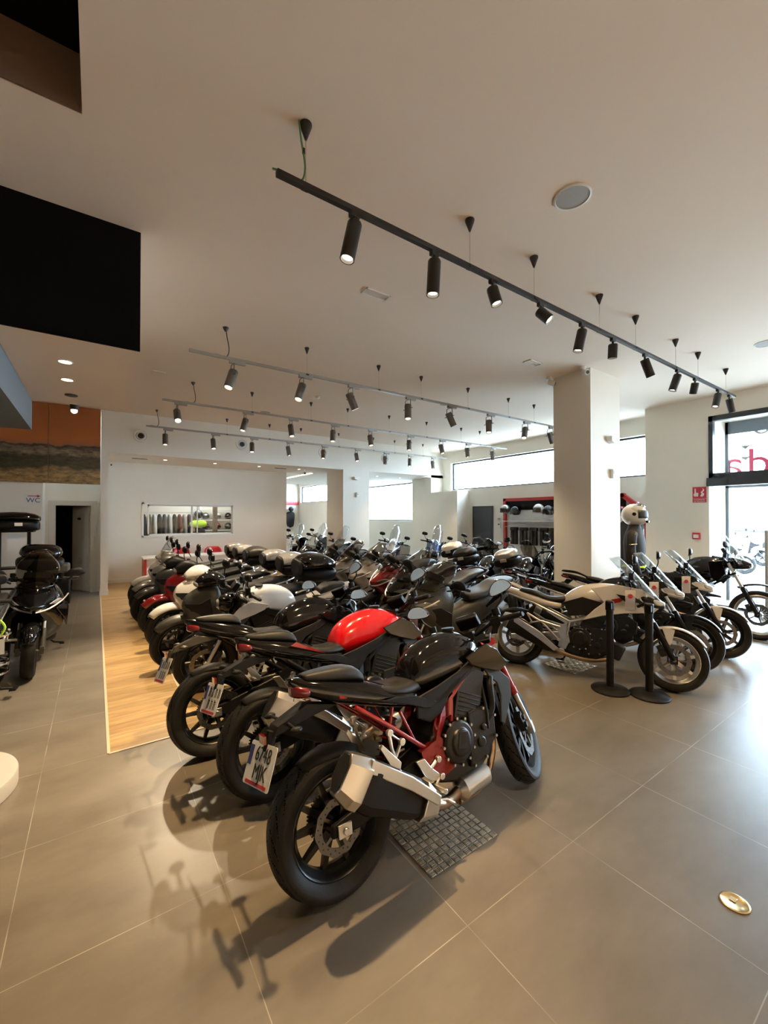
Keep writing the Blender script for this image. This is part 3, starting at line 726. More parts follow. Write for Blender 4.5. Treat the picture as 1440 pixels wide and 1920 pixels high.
def wheel(parent, name, pos, R, w, rr, rimm, spokes=5, sy=True, disc=0.13, steer=None, wire=False, twin=False, sprocket=False, caliper=None, tyre_tone='rubber', hubw=0.05, tread=False):
    """wheel whose axle is at pos; rr is the rim radius"""
    T = Matrix.Translation(pos)
    if steer is not None: T = steer @ T
    h = w/2
    tp = [(-h*0.62, rr-0.004), (-h*0.80, rr+0.012), (-h*0.97, rr+(R-rr)*0.42), (-h, rr+(R-rr)*0.62), (-h*0.9, rr+(R-rr)*0.80), (-h*0.65, R-0.013), (-h*0.33, R-0.003), (0, R)]
    tp = tp + [(-a, b) for a, b in reversed(tp[:-1])]
    # rim
    r = MB(); rw = h*0.66
    r.lathe([(-rw, rr+0.004), (-rw-0.004, rr-0.004), (-rw+0.004, rr-0.014), (-rw*0.7, rr-0.018), (-rw*0.35, rr-0.034), (rw*0.35, rr-0.034), (rw*0.7, rr-0.018), (rw-0.004, rr-0.014), (rw+0.004, rr-0.004), (rw, rr+0.004)], n=48, ring=True)
    if wire:
        for k in range(36):
            a = 2*PI*k/36; b_ = a + (0.32 if k % 2 else -0.32); s = 1 if k % 4 < 2 else -1
            r.tube([(0.04*math.cos(b_), s*0.03, 0.04*math.sin(b_)), ((rr-0.02)*math.cos(a), 0, (rr-0.02)*math.sin(a))], 0.002, 4)
    else:
        for k in range(spokes):
            a = 2*PI*k/spokes + 0.3
            for s in ((-1, 1) if sy else (0,)):
                a0 = a + s*0.16; a1 = a + s*(0.30 if sy else 0)
                wd = 0.013 if sy else 0.016
                p0 = Vector((0.035*math.cos(a0), 0, 0.035*math.sin(a0))); p1 = Vector(((rr-0.03)*math.cos(a1), 0, (rr-0.03)*math.sin(a1)))
                dv = (p1-p0).normalized(); u = dv.cross(Vector((0, 1, 0)))
                q = []
                for (pp, ww, tt) in ((p0, wd*1.3, 0.020), (p1, wd*0.8, 0.013)):
                    q.append([pp + u*ww + Vector((0, tt, 0)), pp - u*ww + Vector((0, tt, 0)), pp - u*ww - Vector((0, tt, 0)), pp + u*ww - Vector((0, tt, 0))])
                r.loft(q)
    r.lathe([(-hubw, 0.03), (-hubw, 0.042), (-0.018, 0.05), (0.018, 0.05), (hubw, 0.042), (hubw, 0.03)], n=24)
    r.xf(T); ro = r.build(name, rimm, parent)
    if tread:
        fine = []
        for i in range(len(tp)-1):
            (a0, b0), (a1, b1) = tp[i], tp[i+1]; k = 4 if b0 > rr+(R-rr)*0.5 and b1 > rr+(R-rr)*0.5 else 1
            for j in range(k): fine.append((a0+(a1-a0)*j/k, b0+(b1-b0)*j/k))
        fine.append(tp[-1]); tb = MB().lathe(fine, n=264, ring=True); marks = []
        for f in tb.f:
            c = sum((tb.v[i] for i in f), Vector())/4; q = abs(c.y)/h
            fr = (math.atan2(c.z, c.x)*22/(2*PI) + (0.5 if c.y > 0 else 0) - 1.5*q**1.3) % 1
            marks.append(1 if (fr < 0.09 and 0.10 < q < 0.86 and math.hypot(c.x, c.z) > rr+(R-rr)*0.62) else 0)
        to = tb.xf(T).build('tyre', M[tyre_tone], ro); to.data.materials.append(M['groove'])
        to.data.polygons.foreach_set('material_index', marks)
    else: MB().lathe(tp, n=56, ring=True).xf(T).build('tyre', M[tyre_tone], ro)
    # brake disc with holes and wavy edge
    if disc:
        for s in ((-1, 1) if twin else (-1,)):
            d_ = MB(); n = 60; vs = []; yy = s*(hubw+0.008)
            def rad(i): return disc*(1 + 0.025*math.cos(i*2*PI/n*10))
            for i in range(n):
                a = 2*PI*i/n; ca, sa = math.cos(a), math.sin(a); ro_ = rad(i); ri = disc*0.72
                for (q, y_) in ((ri, yy-0.0025), (ro_, yy-0.0025), (ro_, yy+0.0025), (ri, yy+0.0025)): vs.append((q*ca, y_, q*sa))
            fs = []
            for i in range(n):
                j = (i+1) % n
                for k in range(4): k2 = (k+1) % 4; fs.append((i*4+k, j*4+k, j*4+k2, i*4+k2))
            d_.add(vs, fs)
            for k in range(5):
                a = 2*PI*k/5; d_.box((disc*0.5*math.cos(a), yy, disc*0.5*math.sin(a)), (disc*0.5, 0.006, 0.014), Matrix.Rotation(-a, 3, 'Y'))
            d_.xf(T).build('brake_disc', M['disc'], ro)
            hl = MB()
            for k in range(30):
                a = 2*PI*k/30; q = disc*(0.80 if k % 2 else 0.90)
                hl.cyl((q*math.cos(a), yy, q*math.sin(a)), 0.004, 0.0062, 'y', 6)
            hl.xf(T).build('disc_holes', M['ink'], ro)
    if sprocket:
        sp = MB(); sp.lathe([(0.052, 0.045), (0.052, 0.098), (0.058, 0.098), (0.058, 0.045)], n=40, ring=True)
        for k in range(40):
            a = 2*PI*k/40; sp.box((0.101*math.cos(a), 0.055, 0.101*math.sin(a)), (0.01, 0.005, 0.008), Matrix.Rotation(-a, 3, 'Y'))
        sp.xf(T).build('sprocket', M['disc'], ro)
    ax = MB(); ax.cyl((0, 0, 0), 0.011, hubw*2+0.12, 'y', 12).cyl((0, -hubw-0.06, 0), 0.018, 0.02, 'y', 6).cyl((0, hubw+0.06, 0), 0.018, 0.02, 'y', 6)
    ax.xf(T).build('axle', M['steel'], ro)
    return ro

class Bike:
    """frame of one motorcycle: forward +x, left +y, rear tyre contact at the origin"""
    def __init__(s, name, label, cat, rear, heading, lean=11, group=None, wb=1.42, R=0.31, Rf=0.30, rake=25, steer=0):
        s.t = thing(name, label, cat, (rear[0], rear[1], 0.0), 0, group)
        s.t.rotation_euler = (Matrix.Rotation(math.radians(heading), 3, 'Z') @ Matrix.Rotation(math.radians(-lean), 3, 'X')).to_euler()
        s.wb = wb; s.R = R; s.Rf = Rf; s.rake = math.radians(rake)
        s.axd = Vector((-math.sin(s.rake), 0, math.cos(s.rake)))
        s.fa = Vector((wb, 0, Rf))
        s.head = s.fa + s.axd*0.66 - Vector((math.cos(s.rake), 0, math.sin(s.rake)))*0.035
        s.S = Matrix.Translation(s.head) @ Matrix.Rotation(math.radians(steer), 4, s.axd) @ Matrix.Translation(-s.head)
    def fork(s, upper, lower, usd=True, wid=0.10, length=0.72, ru=0.027, rl=0.021, boots=False, split=0.42):
        a = s.fa
        for y in (-wid, wid):
            f = MB(); l = MB()
            o = Vector((0, y, 0)); p0 = a + o; p1 = a + o + s.axd*length*split; p2 = a + o + s.axd*length
            if usd:
                l.tube([p0, p1], rl, 12); f.tube([p1 - s.axd*0.02, p2], ru, 14).tube([p1 - s.axd*0.02, p1 + s.axd*0.03], ru*1.12, 14)
                l.box(p0 + Vector((0, 0, 0.01)), (0.05, 0.035, 0.07))
            else:
                f.tube([p0, p1], ru, 14); l.tube([p1, p2], rl, 12); f.box(p0, (0.055, 0.04, 0.08))
            f.xf(s.S).build('fork_leg', upper, s.t); l.xf(s.S).build('fork_tube', lower, s.t)
        tc = MB()
        for h in (length-0.02, length-0.20):
            p = a + s.axd*h; tc.box(p - Vector((0.02, 0, 0)), (0.09, wid*2+0.06, 0.028), Matrix.Rotation(-s.rake, 3, 'Y'))
        tc.xf(s.S).build('triple_clamp', M['blk'], s.t, bevel=0.006)
    def caliper(s, side=-1, r=0.125, twin=False):
        b = MB()
        for sd in ((-1, 1) if twin else (side,)):
            c = s.fa + Vector((-0.10, sd*0.075, 0.075)); b.box(c, (0.055, 0.05, 0.11), Matrix.Rotation(-0.5, 3, 'Y')).cyl(c + Vector((0, sd*0.012, 0.022)), 0.018, 0.055, 'y', 12).cyl(c + Vector((0, sd*0.012, -0.022)), 0.018, 0.055, 'y', 12)
            b.tube([c, c + Vector((-0.02, 0, 0.10)), s.fa + s.axd*0.55 + Vector((-0.05, sd*0.08, 0))], 0.005, 6, sm=4)
        b.xf(s.S).build('brake_caliper', M['engine'], s.t, bevel=0.004)
    def fender(s, m, arc=(35, 150), w=0.065, gap=0.022, name='front_fender', front=True, sag=0.35, stay=True):
        R = (s.Rf if front else s.R) + gap; c = s.fa if front else Vector((0, 0, s.R))
        rings = []; n = 16
        for i in range(n+1):
            u = i/n; a = math.radians(arc[0] + (arc[1]-arc[0])*u); ww = w*(0.55 + 0.45*math.sin(PI*min(max(u*0.9+0.08, 0), 1)))
            row = []
            for k in range(9):
                v = -1 + k/4; rr = R - sag*abs(v)**2.2*0.075
                row.append(c + Vector((rr*math.cos(a), v*ww, rr*math.sin(a))))
            rings.append(row)
        b = MB().loft(rings, caps=False, closed=False)
        if front: b.xf(s.S)
        o = b.build(name, m, s.t, solid=0.004)
        if front and stay:
            for sd in (-1, 1):
                p = s.fa; st = MB()
                st.prism([(p.x-0.045, p.z+0.14), (p.x-0.02, p.z+0.14), (p.x+0.015, p.z+0.29), (p.x-0.10, p.z+0.31)], sd*(w+0.006), sd*(w+0.014))
                st.xf(s.S).build('fender_bracket', m, o, bevel=0.003)
        return o
    def bars(s, w=0.37, h=0.12, back=0.06, m=None, levers=True, rise=0.05, off=(0, 0, 0)):
        c = s.head + s.axd*0.10 + Vector(off); b = MB(); pts = []
        half = [(0, 0), (0.06, 0.0), (0.16, h*0.7), (0.22, h), (w, h*0.9)]
        L_ = [c + Vector((-back*(y/w)**1.5 + 0.02, -y, z)) for y, z in reversed(half)] + [c + Vector((-back*(y/w)**1.5 + 0.02, y, z)) for y, z in half[1:]]
        b.tube(L_, 0.0125, 10, sm=4).box(c, (0.05, 0.09, 0.05)).xf(s.S)
        o = b.build('handlebar', m or M['blk'], s.t)
        for sd in (-1, 1):
            e = c + Vector((-back + 0.02, sd*w, h*0.9)); i_ = c + Vector((-back*0.5 + 0.02, sd*(w-0.13), h*0.97))
            g = MB().tube([i_, e + (e-i_)*0.08], 0.0175, 12).tube([e + (e-i_)*0.08, e + (e-i_)*0.22], 0.014, 10).xf(s.S)
            g.build('grip', M['rubber'], o)
            k = MB(); ctl = i_ + (c-i_)*0.10
            k.box(ctl + Vector((0.0, 0, 0.0)), (0.05, 0.06, 0.045)).box(ctl + Vector((0.03, 0, 0.02)), (0.05, 0.05, 0.025))
            k.cyl(ctl + Vector((0.035, sd*0.01, 0.055)), 0.026, 0.045, 'z', 14)
            if levers: k.tube([ctl + Vector((0.06, sd*0.0, 0.0)), ctl + Vector((0.075, sd*0.05, -0.002)), ctl + Vector((0.055, sd*0.13, -0.008)), ctl + Vector((0.045, sd*0.17, -0.004))], 0.006, 6, sm=4, flat=1.5)
            k.xf(s.S).build('brake_lever' if sd < 0 else 'clutch_lever', M['blk'] if not levers == 'silver' else M['alu'], o, bevel=0.002)
        cb = MB()
        for sd in (-1, 1):
            cb.tube([c + Vector((0, sd*(w-0.15), h)), c + Vector((0.08, sd*0.16, h*0.9)), c + Vector((0.10, sd*0.06, -0.05)), c + Vector((0.0, sd*0.05, -0.18))], 0.0045, 6, sm=5)
            cb.tube([c + Vector((-0.01, sd*(w-0.15), h)), c + Vector((0.05, sd*0.12, h*1.2)), c + Vector((0.07, sd*0.03, 0.0)), c + Vector((-0.06, sd*0.05, -0.16))], 0.0045, 6, sm=5)
        cb.xf(s.S).build('cable', M['rubber'], o)
        s.barc = c; return o
    def mirrors(s, w=0.30, up=0.16, out=0.07, size=(0.085, 0.05), fwd=0.02, m=None, shape=0, base=None, tilt=0.0, stalk=0.006):
        for sd in (-1, 1):
            c0 = (base and Vector((base[0], sd*base[1], base[2]))) or (s.barc + Vector((0.0, sd*(w-0.08), 0.11)))
            c1 = c0 + Vector((fwd, sd*out, up))
            st = MB().tube([c0, c0 + (c1-c0)*0.45 + Vector((0.02, sd*0.03, 0.0)), c1], stalk, 8, sm=4)
            R = Matrix.Rotation(sd*0.12, 3, 'Z') @ Matrix.Rotation(tilt*sd, 3, 'X')
            def shell(k, x0, x1):
                sx_, sz_ = size; out_ = []
                for i in range(20):
                    a = 2*PI*i/20; y = math.copysign(abs(math.cos(a))**0.7, math.cos(a))*sx_*k; z = math.copysign(abs(math.sin(a))**0.75, math.sin(a))*sz_*k
                    if shape: y *= (1 - 0.35*(z/sz_/k)) if shape == 1 else 1; z += y*sd*0.15
                    out_.append((y, z))
                return [[R @ Vector((x, y*kk, z*kk)) + c1 for (y, z) in out_] for x, kk in ((x0, 1), (x1, 1))]
            q = shell(1, 0, 0); fr = [shell(1, -0.008, 0)[0], shell(1, 0.0, 0)[0], shell(0.92, 0.018, 0)[0], shell(0.55, 0.034, 0)[0]]
            st.loft(fr)
            st.xf(s.S); mo = st.build('mirror', m or M['blk'], s.t)
            gl = MB().loft([shell(0.93, -0.0085, 0)[0], shell(0.90, -0.0105, 0)[0]]).xf(s.S)
            gl.build('mirror_glass', M['mirror'], mo)
    def plate(s, pos, tiltd=20, label=None, yaw=0, text=None, sized=(0.22, 0.17), strip=True):
        """number plate facing backwards"""
        p = Vector(pos); t_ = math.radians(tiltd); yv = Matrix.Rotation(math.radians(yaw), 3, 'Z')
        xd = yv @ Vector((0, -1, 0)); up = yv @ Vector((math.sin(t_), 0, math.cos(t_))); up = up.normalized()
        F = frame(p, xd, up)
        w, h = sized
        b = MB(); o_ = []
        for (cx, cy) in ((w/2-.012, h/2-.012), (-w/2+.012, h/2-.012), (-w/2+.012, -h/2+.012), (w/2-.012, -h/2+.012)):
            a0 = {(True, True): 0, (False, True): 90, (False, False): 180, (True, False): 270}[(cx > 0, cy > 0)]
            for k in range(4): a = math.radians(a0 + 30*k); o_.append((cx + .012*math.cos(a), cy + .012*math.sin(a)))
        n = len(o_); b.add([(x, y, z) for z in (-0.002, 0) for x, y in o_], [tuple(range(n, 2*n)), tuple(reversed(range(n)))] + [(i, (i+1) % n, (i+1) % n + n, i+n) for i in range(n)])
        po = b.xf(F).build('number_plate', M['plate'], s.t)
        MB().box((-w/2+0.018, 0.028 if strip else 0, 0.0008), (0.030, h*0.46 if strip else h*0.9, 0.0012)).xf(F).build('blue_strip', M['plateblue'], po)
        if text:
            for tx, yy in ((text[0], 0.038), (text[1], -0.030)):
                text_mesh('plate_text', tx, 0.082, M['ink'], po, F @ Matrix.Translation((0.012, yy, 0.001)), sx=0.80)
            MB().box((0.0, -h/2+0.012, 0.0006), (w*0.8, 0.013, 0.0008)).xf(F).build('dealer_strip', M['redink'], po)
        else:
            k = MB()
            for yy, nn in ((0.036, 4), (-0.030, 3)):
                for i in range(nn):
                    xx = 0.014 + (i-(nn-1)/2)*0.042
                    k.box((xx, yy, 0.0008), (0.007, 0.055, 0.001)).box((xx+0.009, yy+0.016, 0.0008), (0.016, 0.007, 0.001)).box((xx+0.016, yy-0.008, 0.0008), (0.006, 0.035, 0.001))
            k.xf(F).build('worn_characters', M['ink'], po)
            MB().box((0.0, -h/2+0.012, 0.0006), (w*0.8, 0.013, 0.0008)).xf(F).build('dealer_strip', M['redink'], po)
        return po

def panel_pt(out, f): return [f(x, z) for x, z in out]

def hexpipe(mb_, pts, w, h, e=6):
    """box-like muffler along pts with a rounded hexagon section"""
    rings = []; P = [Vector(p) for p in pts]
    d = (P[-1]-P[0]).normalized(); u = Vector((0, 1, 0)); v = d.cross(u).normalized()
    for i, p in enumerate(P):
        ww = w[i]; hh = h[i]; row = []
        for (a, b_) in ((1, 0.30), (1, -0.62), (0.55, -1), (-0.6, -1), (-1, -0.6), (-1, 0.6), (-0.6, 1), (0.30, 1)):
            row.append(p + u*ww*a + v*hh*b_)
        rings.append(row)
    return mb_.loft(rings)

def engine_block(B, x0=0.42, x1=0.98, zb=0.17, m='engine', cov='engine', grey=False, oy=-0.02, bolts=False):
    e_ = MB()
    o = [(x0, zb+0.14), (x0+0.05, zb+0.03), (x0+0.18, zb-0.01), (x1-0.16, zb), (x1-0.05, zb+0.07), (x1-0.06, zb+0.20), (x1-0.14, zb+0.30), (x0+0.14, zb+0.32), (x0+0.02, zb+0.26)]
    e_.prism(o, -0.14, 0.14)
    en = e_.build('engine', M[m], B.t, bevel=0.014)
    cy = MB(); R = Matrix.Rotation(math.radians(22), 3, 'Y')
    cy.box((x1-0.19, 0, zb+0.40), (0.20, 0.30, 0.30), R)
    for k in range(6): cy.box((x1-0.205+0.019*k*0.42, 0, zb+0.29+0.022*k), (0.215, 0.31, 0.007), R)
    cy.box((x1-0.13, 0, zb+0.55), (0.17, 0.28, 0.06), R)
    cy.build('cylinder_block', M[m], en, bevel=0.006)
    # round clutch cover, side cover and bolts on the right; alternator cover on the left
    cx, cz = x0+0.20, zb+0.20
    cc = MB(); cc.lathe([(-0.13, 0.112), (-0.165, 0.110), (-0.178, 0.098), (-0.180, 0.072), (-0.192, 0.066), (-0.196, 0.05), (-0.196, 0.001)], (cx, 0, cz), n=40)
    cc.prism([(cx-0.045, cz-0.02), (cx+0.055, cz-0.05), (cx+0.045, cz+0.05), (cx-0.02, cz+0.06)], -0.20, -0.194)
    MB().lathe([(0.13, 0.10), (0.17, 0.095), (0.18, 0.06), (0.18, 0.001)], (cx+0.06, 0, cz-0.02), n=32).build('generator_cover', M[cov], en, bevel=0.003)
    cc.build('clutch_cover', M[cov], en, bevel=0.003)
    sc = MB(); sc.prism([(cx+0.07, cz-0.16), (cx+0.20, cz-0.14), (cx+0.30, cz-0.06), (cx+0.31, cz+0.07), (cx+0.22, cz+0.13), (cx+0.10, cz+0.12)], -0.165, -0.13)
    sc.cyl((cx+0.17, -0.168, cz-0.05), 0.03, 0.02).cyl((cx+0.20, -0.168, cz+0.02), 0.018, 0.03)
    sc.build('side_cover', M['enginegrey' if grey else m], en, bevel=0.008)
    if bolts:
        pts = [(cx+0.118*math.cos(2*PI*k/12), -0.164, cz+0.118*math.sin(2*PI*k/12)) for k in range(12)] + [(cx+a, -0.168, cz+b) for a, b in ((0.09, -0.15), (0.19, -0.135), (0.29, -0.05), (0.30, 0.06), (0.21, 0.12))]
        b0 = MB().cyl((0, 0, 0), 0.008, 0.022, 'y', 6).build('bolt', M['steel'], en)
        for k, p in enumerate(pts):
            q = b0 if k == 0 else b0.copy()
            if k: C.objects.link(q); q.parent = en
            q.location = p
    return en

def kickstand(B, x=0.50, z=0.22):
    MB().tube([(x, 0.12, z), (x-0.06, 0.22, z*0.55), (x-0.10, 0.30, 0.10)], 0.010, 8).box((x-0.11, 0.305, 0.09), (0.09, 0.05, 0.012)).build('kickstand', M['blk'], B.t)

def price_tag(lab, p, rz=0, h=0.20, w=0.09, lean=0.0):
    t = thing('price_tag', lab, 'price tag', p, rz)
    MB().box((0, 0, -0.06 - h/2), (w, 0.003, h)).build('plastic_sleeve', glass_mat('clear_sleeve', (0.8, 0.8, 0.82), 0.75, 0.15), t)
    MB().box((0, -0.0022, -0.09 - h/2), (w*0.86, 0.001, h*0.66)).build('paper', mat('tag_paper', (0.50, 0.47, 0.50), 0.6), t)
    MB().cyl((0, -0.003, -0.02 - h/2), 0.024, 0.0012, 'y', 10).build('red_emblem', M['redink'], t)
    MB().tube([(0, 0, -0.06), (0.01, 0, -0.03), (0, 0, 0.0)], 0.002, 5).build('loop', M['blk'], t)
    return t

# ---------------- naked roadster
def naked(name, label, rear, heading, tank, body_, accent, frame_m, steer=0, lean=11, hornet=True, plate=None, wb=1.42, rim='rimblk', group=None, platekw={}, spring='redframe', detail=True, sub=1):
    B = Bike(name, label, 'motorcycle', rear, heading, lean, group, wb=wb, steer=steer)
    t = B.t
    wheel(t, 'rear_wheel', (0, 0, B.R), B.R, 0.165, 0.222, M[rim], 5, True, 0.12, sprocket=True, hubw=0.06, tread=detail)
    wheel(t, 'front_wheel', tuple(B.fa), B.Rf, 0.12, 0.222, M[rim], 5, True, 0.148, steer=B.S, twin=True, tread=detail)
    B.fork(M['redframe'] if hornet and accent == 'red' else M['blk'], M['steel'], True, 0.103)
    B.caliper(twin=True)
    B.fender(M['gloss'], (48, 140), 0.07)
    # swingarm
    sa = MB()
    sa.prism([(-0.06, 0.29), (-0.055, 0.34), (0.10, 0.375), (0.42, 0.46), (0.53, 0.46), (0.53, 0.37), (0.40, 0.35), (0.08, 0.285)], 0.088, 0.118)
    sa.prism([(-0.06, 0.29), (-0.055, 0.34), (0.10, 0.375), (0.42, 0.46), (0.53, 0.46), (0.53, 0.37), (0.40, 0.35), (0.08, 0.285)], -0.088, -0.118)
    sa.bx(0.36, 0.53, -0.10, 0.10, 0.37, 0.45)
    swo = sa.build('swingarm', M['blk'], t, bevel=0.008)
    MB().box((0.0, -0.125, 0.312), (0.07, 0.012, 0.055)).cyl((0, -0.135, 0.312), 0.016, 0.02, 'y', 6).build('axle_adjuster', M['alu'], swo, bevel=0.003)
    ca = MB(); ca.box((0.10, -0.085, 0.40), (0.10, 0.05, 0.06), Matrix.Rotation(0.5, 3, 'Y')).cyl((0.09, -0.115, 0.40), 0.02, 0.03, 'y', 12).tube([(0.12, -0.09, 0.42), (0.25, -0.10, 0.46), (0.45, -0.09, 0.52)], 0.005, 6, sm=4)
    ca.build('rear_caliper', M['engine'], swo, bevel=0.004)
    ch = MB(); ch.tube([(0.0, 0.055, 0.412), (0.50, 0.055, 0.455)], 0.008, 6).tube([(0.0, 0.055, 0.212), (0.50, 0.055, 0.385)], 0.008, 6)
    ch.build('chain', M['steel'], swo)
    hg = B.fender(M['blkm'], (60, 118), 0.085, 0.02, 'rear_hugger', front=False, sag=0.5)
    sh = MB(); sh.cyl((0.36, 0, 0.56), 0.03, 0.2, d=(0.35, 0, 1)).build('shock_absorber', M['blk'], t)
    s2 = MB()
    for k in range(7): 
        s2.lathe([(-0.006, 0.034), (0, 0.045), (0.006, 0.034)], (0.325+0.35*0.03*k, 0, 0.48+0.03*k), n=16, d=(0.35, 0, 1))
    s2.build('spring', M[spring], t)
    # frame
    fm = M[frame_m]; fr = MB()
    hx_, hz_ = B.head.x, B.head.z
    for sd in (-1, 1):
        y = sd*0.135; a_, b_ = y-0.02, y+0.02
        fr.tube([(hx_-0.03, sd*0.05, hz_-0.05), (0.90, sd*0.13, 0.82), (0.74, y, 0.72), (0.66, y, 0.66)], 0.019, 10)
        fr.tube([(hx_-0.01, sd*0.05, hz_-0.14), (0.95, sd*0.12, 0.76), (0.85, y, 0.755)], 0.016, 10)
        # pivot plate built round its oval opening
        for q in ([(0.66, 0.69), (0.73, 0.73), (0.695, 0.62), (0.655, 0.62)], [(0.66, 0.69), (0.655, 0.62), (0.60, 0.54), (0.565, 0.53), (0.61, 0.63)],
                  [(0.695, 0.62), (0.73, 0.73), (0.70, 0.55), (0.70, 0.42), (0.655, 0.52)], [(0.565, 0.53), (0.60, 0.54), (0.63, 0.50), (0.655, 0.52), (0.70, 0.42), (0.68, 0.36), (0.56, 0.33), (0.47, 0.41), (0.46, 0.50)]):
            fr.prism(q, a_, b_)
        fr.tube([(0.56, sd*0.13, 0.47), (0.47, sd*0.13, 0.53), (0.30, sd*0.125, 0.665), (0.12, sd*0.11, 0.80)], 0.0135, 8)
        fr.tube([(0.58, sd*0.12, 0.70), (0.36, sd*0.10, 0.78), (0.05, sd*0.08, 0.86)], 0.012, 8)
        fr.tube([(0.44, sd*0.13, 0.56), (0.37, sd*0.125, 0.72)], 0.009, 8)
        fr.tube([(0.30, sd*0.125, 0.665), (0.33, sd*0.12, 0.75)], 0.009, 8)
    fr.build('frame', fm, t, bevel=0.004)
    engine_block(B, 0.52, 1.05, 0.28, grey=False, bolts=hornet)
    # radiator, hoses and side ducts
    ra = MB(); ra.box((1.085, 0, 0.60), (0.03, 0.30, 0.30), Matrix.Rotation(-0.25, 3, 'Y'))
    ra.build('radiator', M['blk'], t)
    ho = MB(); ho.tube([(1.08, -0.13, 0.76), (1.03, -0.16, 0.70), (1.02, -0.16, 0.58), (0.96, -0.14, 0.50)], 0.02, 10, sm=4).tube([(0.98, -0.14, 0.72), (0.965, -0.165, 0.60), (0.96, -0.165, 0.48)], 0.009, 8, sm=3)
    ho.build('hose', M['rubber'], t)
    hp = MB()
    for y in (-0.09, -0.03, 0.03, 0.09) if not hornet else (-0.07, 0.07):
        hp.tube([(1.0, y, 0.58), (1.07, y, 0.50), (1.08, y, 0.34), (1.02, y*0.8, 0.20), (0.86, y*0.6-0.05, 0.155), (0.72, -0.10, 0.16)], 0.020, 10, sm=4)
    hp.build('header_pipe', M['bronze'], t)
    mf = MB(); mf.lathe([(0, 0.035), (0.03, 0.060), (0.23, 0.060), (0.26, 0.03)], (0.94, -0.12, 0.245), d=(-1, -0.08, -0.04))
    mf.build('catalyser', M['steel'], t)
    MB().tube([(0.70, -0.14, 0.235), (0.58, -0.16, 0.225), (0.46, -0.19, 0.27), (0.40, -0.20, 0.30)], 0.028, 12, sm=4).build('exhaust_pipe', M['bronze'], t)
    if hornet:
        mu_ = MB(); hexpipe(mu_, [(0.41, -0.20, 0.305), (0.33, -0.205, 0.355), (0.09, -0.215, 0.490), (0.035, -0.215, 0.525)], (0.036, 0.056, 0.064, 0.060), (0.050, 0.088, 0.108, 0.100))
        muo = mu_.build('muffler', M['blkm'], t, bevel=0.008, ang=20)
        cp = MB(); hexpipe(cp, [(0.05, -0.215, 0.517), (0.01, -0.215, 0.543), (-0.045, -0.210, 0.590)], (0.066, 0.066, 0.050), (0.108, 0.106, 0.085))
        cp.build('muffler_tip', M['steel'], muo, bevel=0.004, ang=20)
        oc = MB(); hexpipe(oc, [(-0.043, -0.210, 0.5885), (-0.047, -0.210, 0.5915)], (0.042, 0.042), (0.075, 0.075)); oc.build('outlet', M['ink'], muo, ang=20)
        hs = MB(); hexpipe(hs, [(0.46, -0.205, 0.275), (0.37, -0.208, 0.330)], (0.046, 0.062), (0.050, 0.088))
        hs.prism([(0.09, 0.615), (0.30, 0.475), (0.46, 0.335), (0.43, 0.300), (0.28, 0.420), (0.065, 0.565)], -0.288, -0.262, lambda x, z: 0.01)
        hs.build('heat_shield', M['alu'], muo, bevel=0.005, ang=20)
    # footpeg brackets
    for sd in (-1, 1):
        fp = MB(); y = sd*0.165
        fp.prism([(0.405, 0.475), (0.46, 0.475), (0.50, 0.42), (0.56, 0.365), (0.545, 0.345), (0.49, 0.36), (0.455, 0.39)], y-0.008, y+0.008)
        fp.tube([(0.55, y, 0.445), (0.49, y, 0.41)], 0.010, 8).tube([(0.55, y, 0.36), (0.50, y, 0.32), (0.47, y, 0.28), (0.53, y, 0.24)], 0.011, 8)
        fp.cyl((0.50, sd*0.215, 0.335), 0.013, 0.10, 'y', 10).cyl((0.55, sd*0.172, 0.445), 0.016, 0.02).cyl((0.56, sd*0.172, 0.36), 0.016, 0.02)
        fp.tube([(0.47, sd*0.18, 0.28), (0.56, sd*0.19, 0.255), (0.60, sd*0.20, 0.225)], 0.008, 6)
        fp.build('footpeg_bracket', M['alu'], t, bevel=0.003)
        pb = MB(); pb.tube([(0.262, y, 0.655), (0.27, y, 0.58), (0.285, y, 0.53)], 0.009, 8).tube([(0.33, y, 0.595), (0.30, y, 0.55), (0.285, y, 0.53)], 0.009, 8).tube([(0.262, y, 0.655), (0.33, y, 0.595)], 0.006, 6)
        pb.prism([(0.20, 0.60), (0.215, 0.615), (0.315, 0.505), (0.305, 0.475), (0.26, 0.49)], y-0.009, y+0.009)
        pb.cyl((0.262, y+sd*0.006, 0.655), 0.017, 0.02).cyl((0.33, y+sd*0.006, 0.595), 0.017, 0.02).cyl((0.25, sd*0.20, 0.50), 0.012, 0.09, 'y', 10)
        pb.build('pillion_bracket', M['alu'], t, bevel=0.003)
    # tank, side plastics, shrouds
    body([(0.50, 0.80, 0.86, 0.085, 2.6, 0.1), (0.53, 0.75, 0.94, 0.118, 2.5, 0.12), (0.62, 0.745, 1.005, 0.145, 2.5, 0.22), (0.76, 0.77, 1.045, 0.170, 2.6, 0.3), (0.90, 0.80, 1.045, 0.178, 2.7, 0.38), (1.0, 0.82, 1.01, 0.158, 2.6, 0.4), (1.09, 0.84, 0.95, 0.12, 2.4, 0.35)], 'fuel_tank', M[tank], t, sub=2)
    MB().lathe([(0, 0.042), (0.012, 0.040), (0.014, 0.03), (0.010, 0.001)], (0.90, 0, 1.044), 'z', 24).build('fuel_cap', M['blk'], t)
    bl = lambda x, z: 0.03*(1 - ((x-0.75)/0.35)**2)
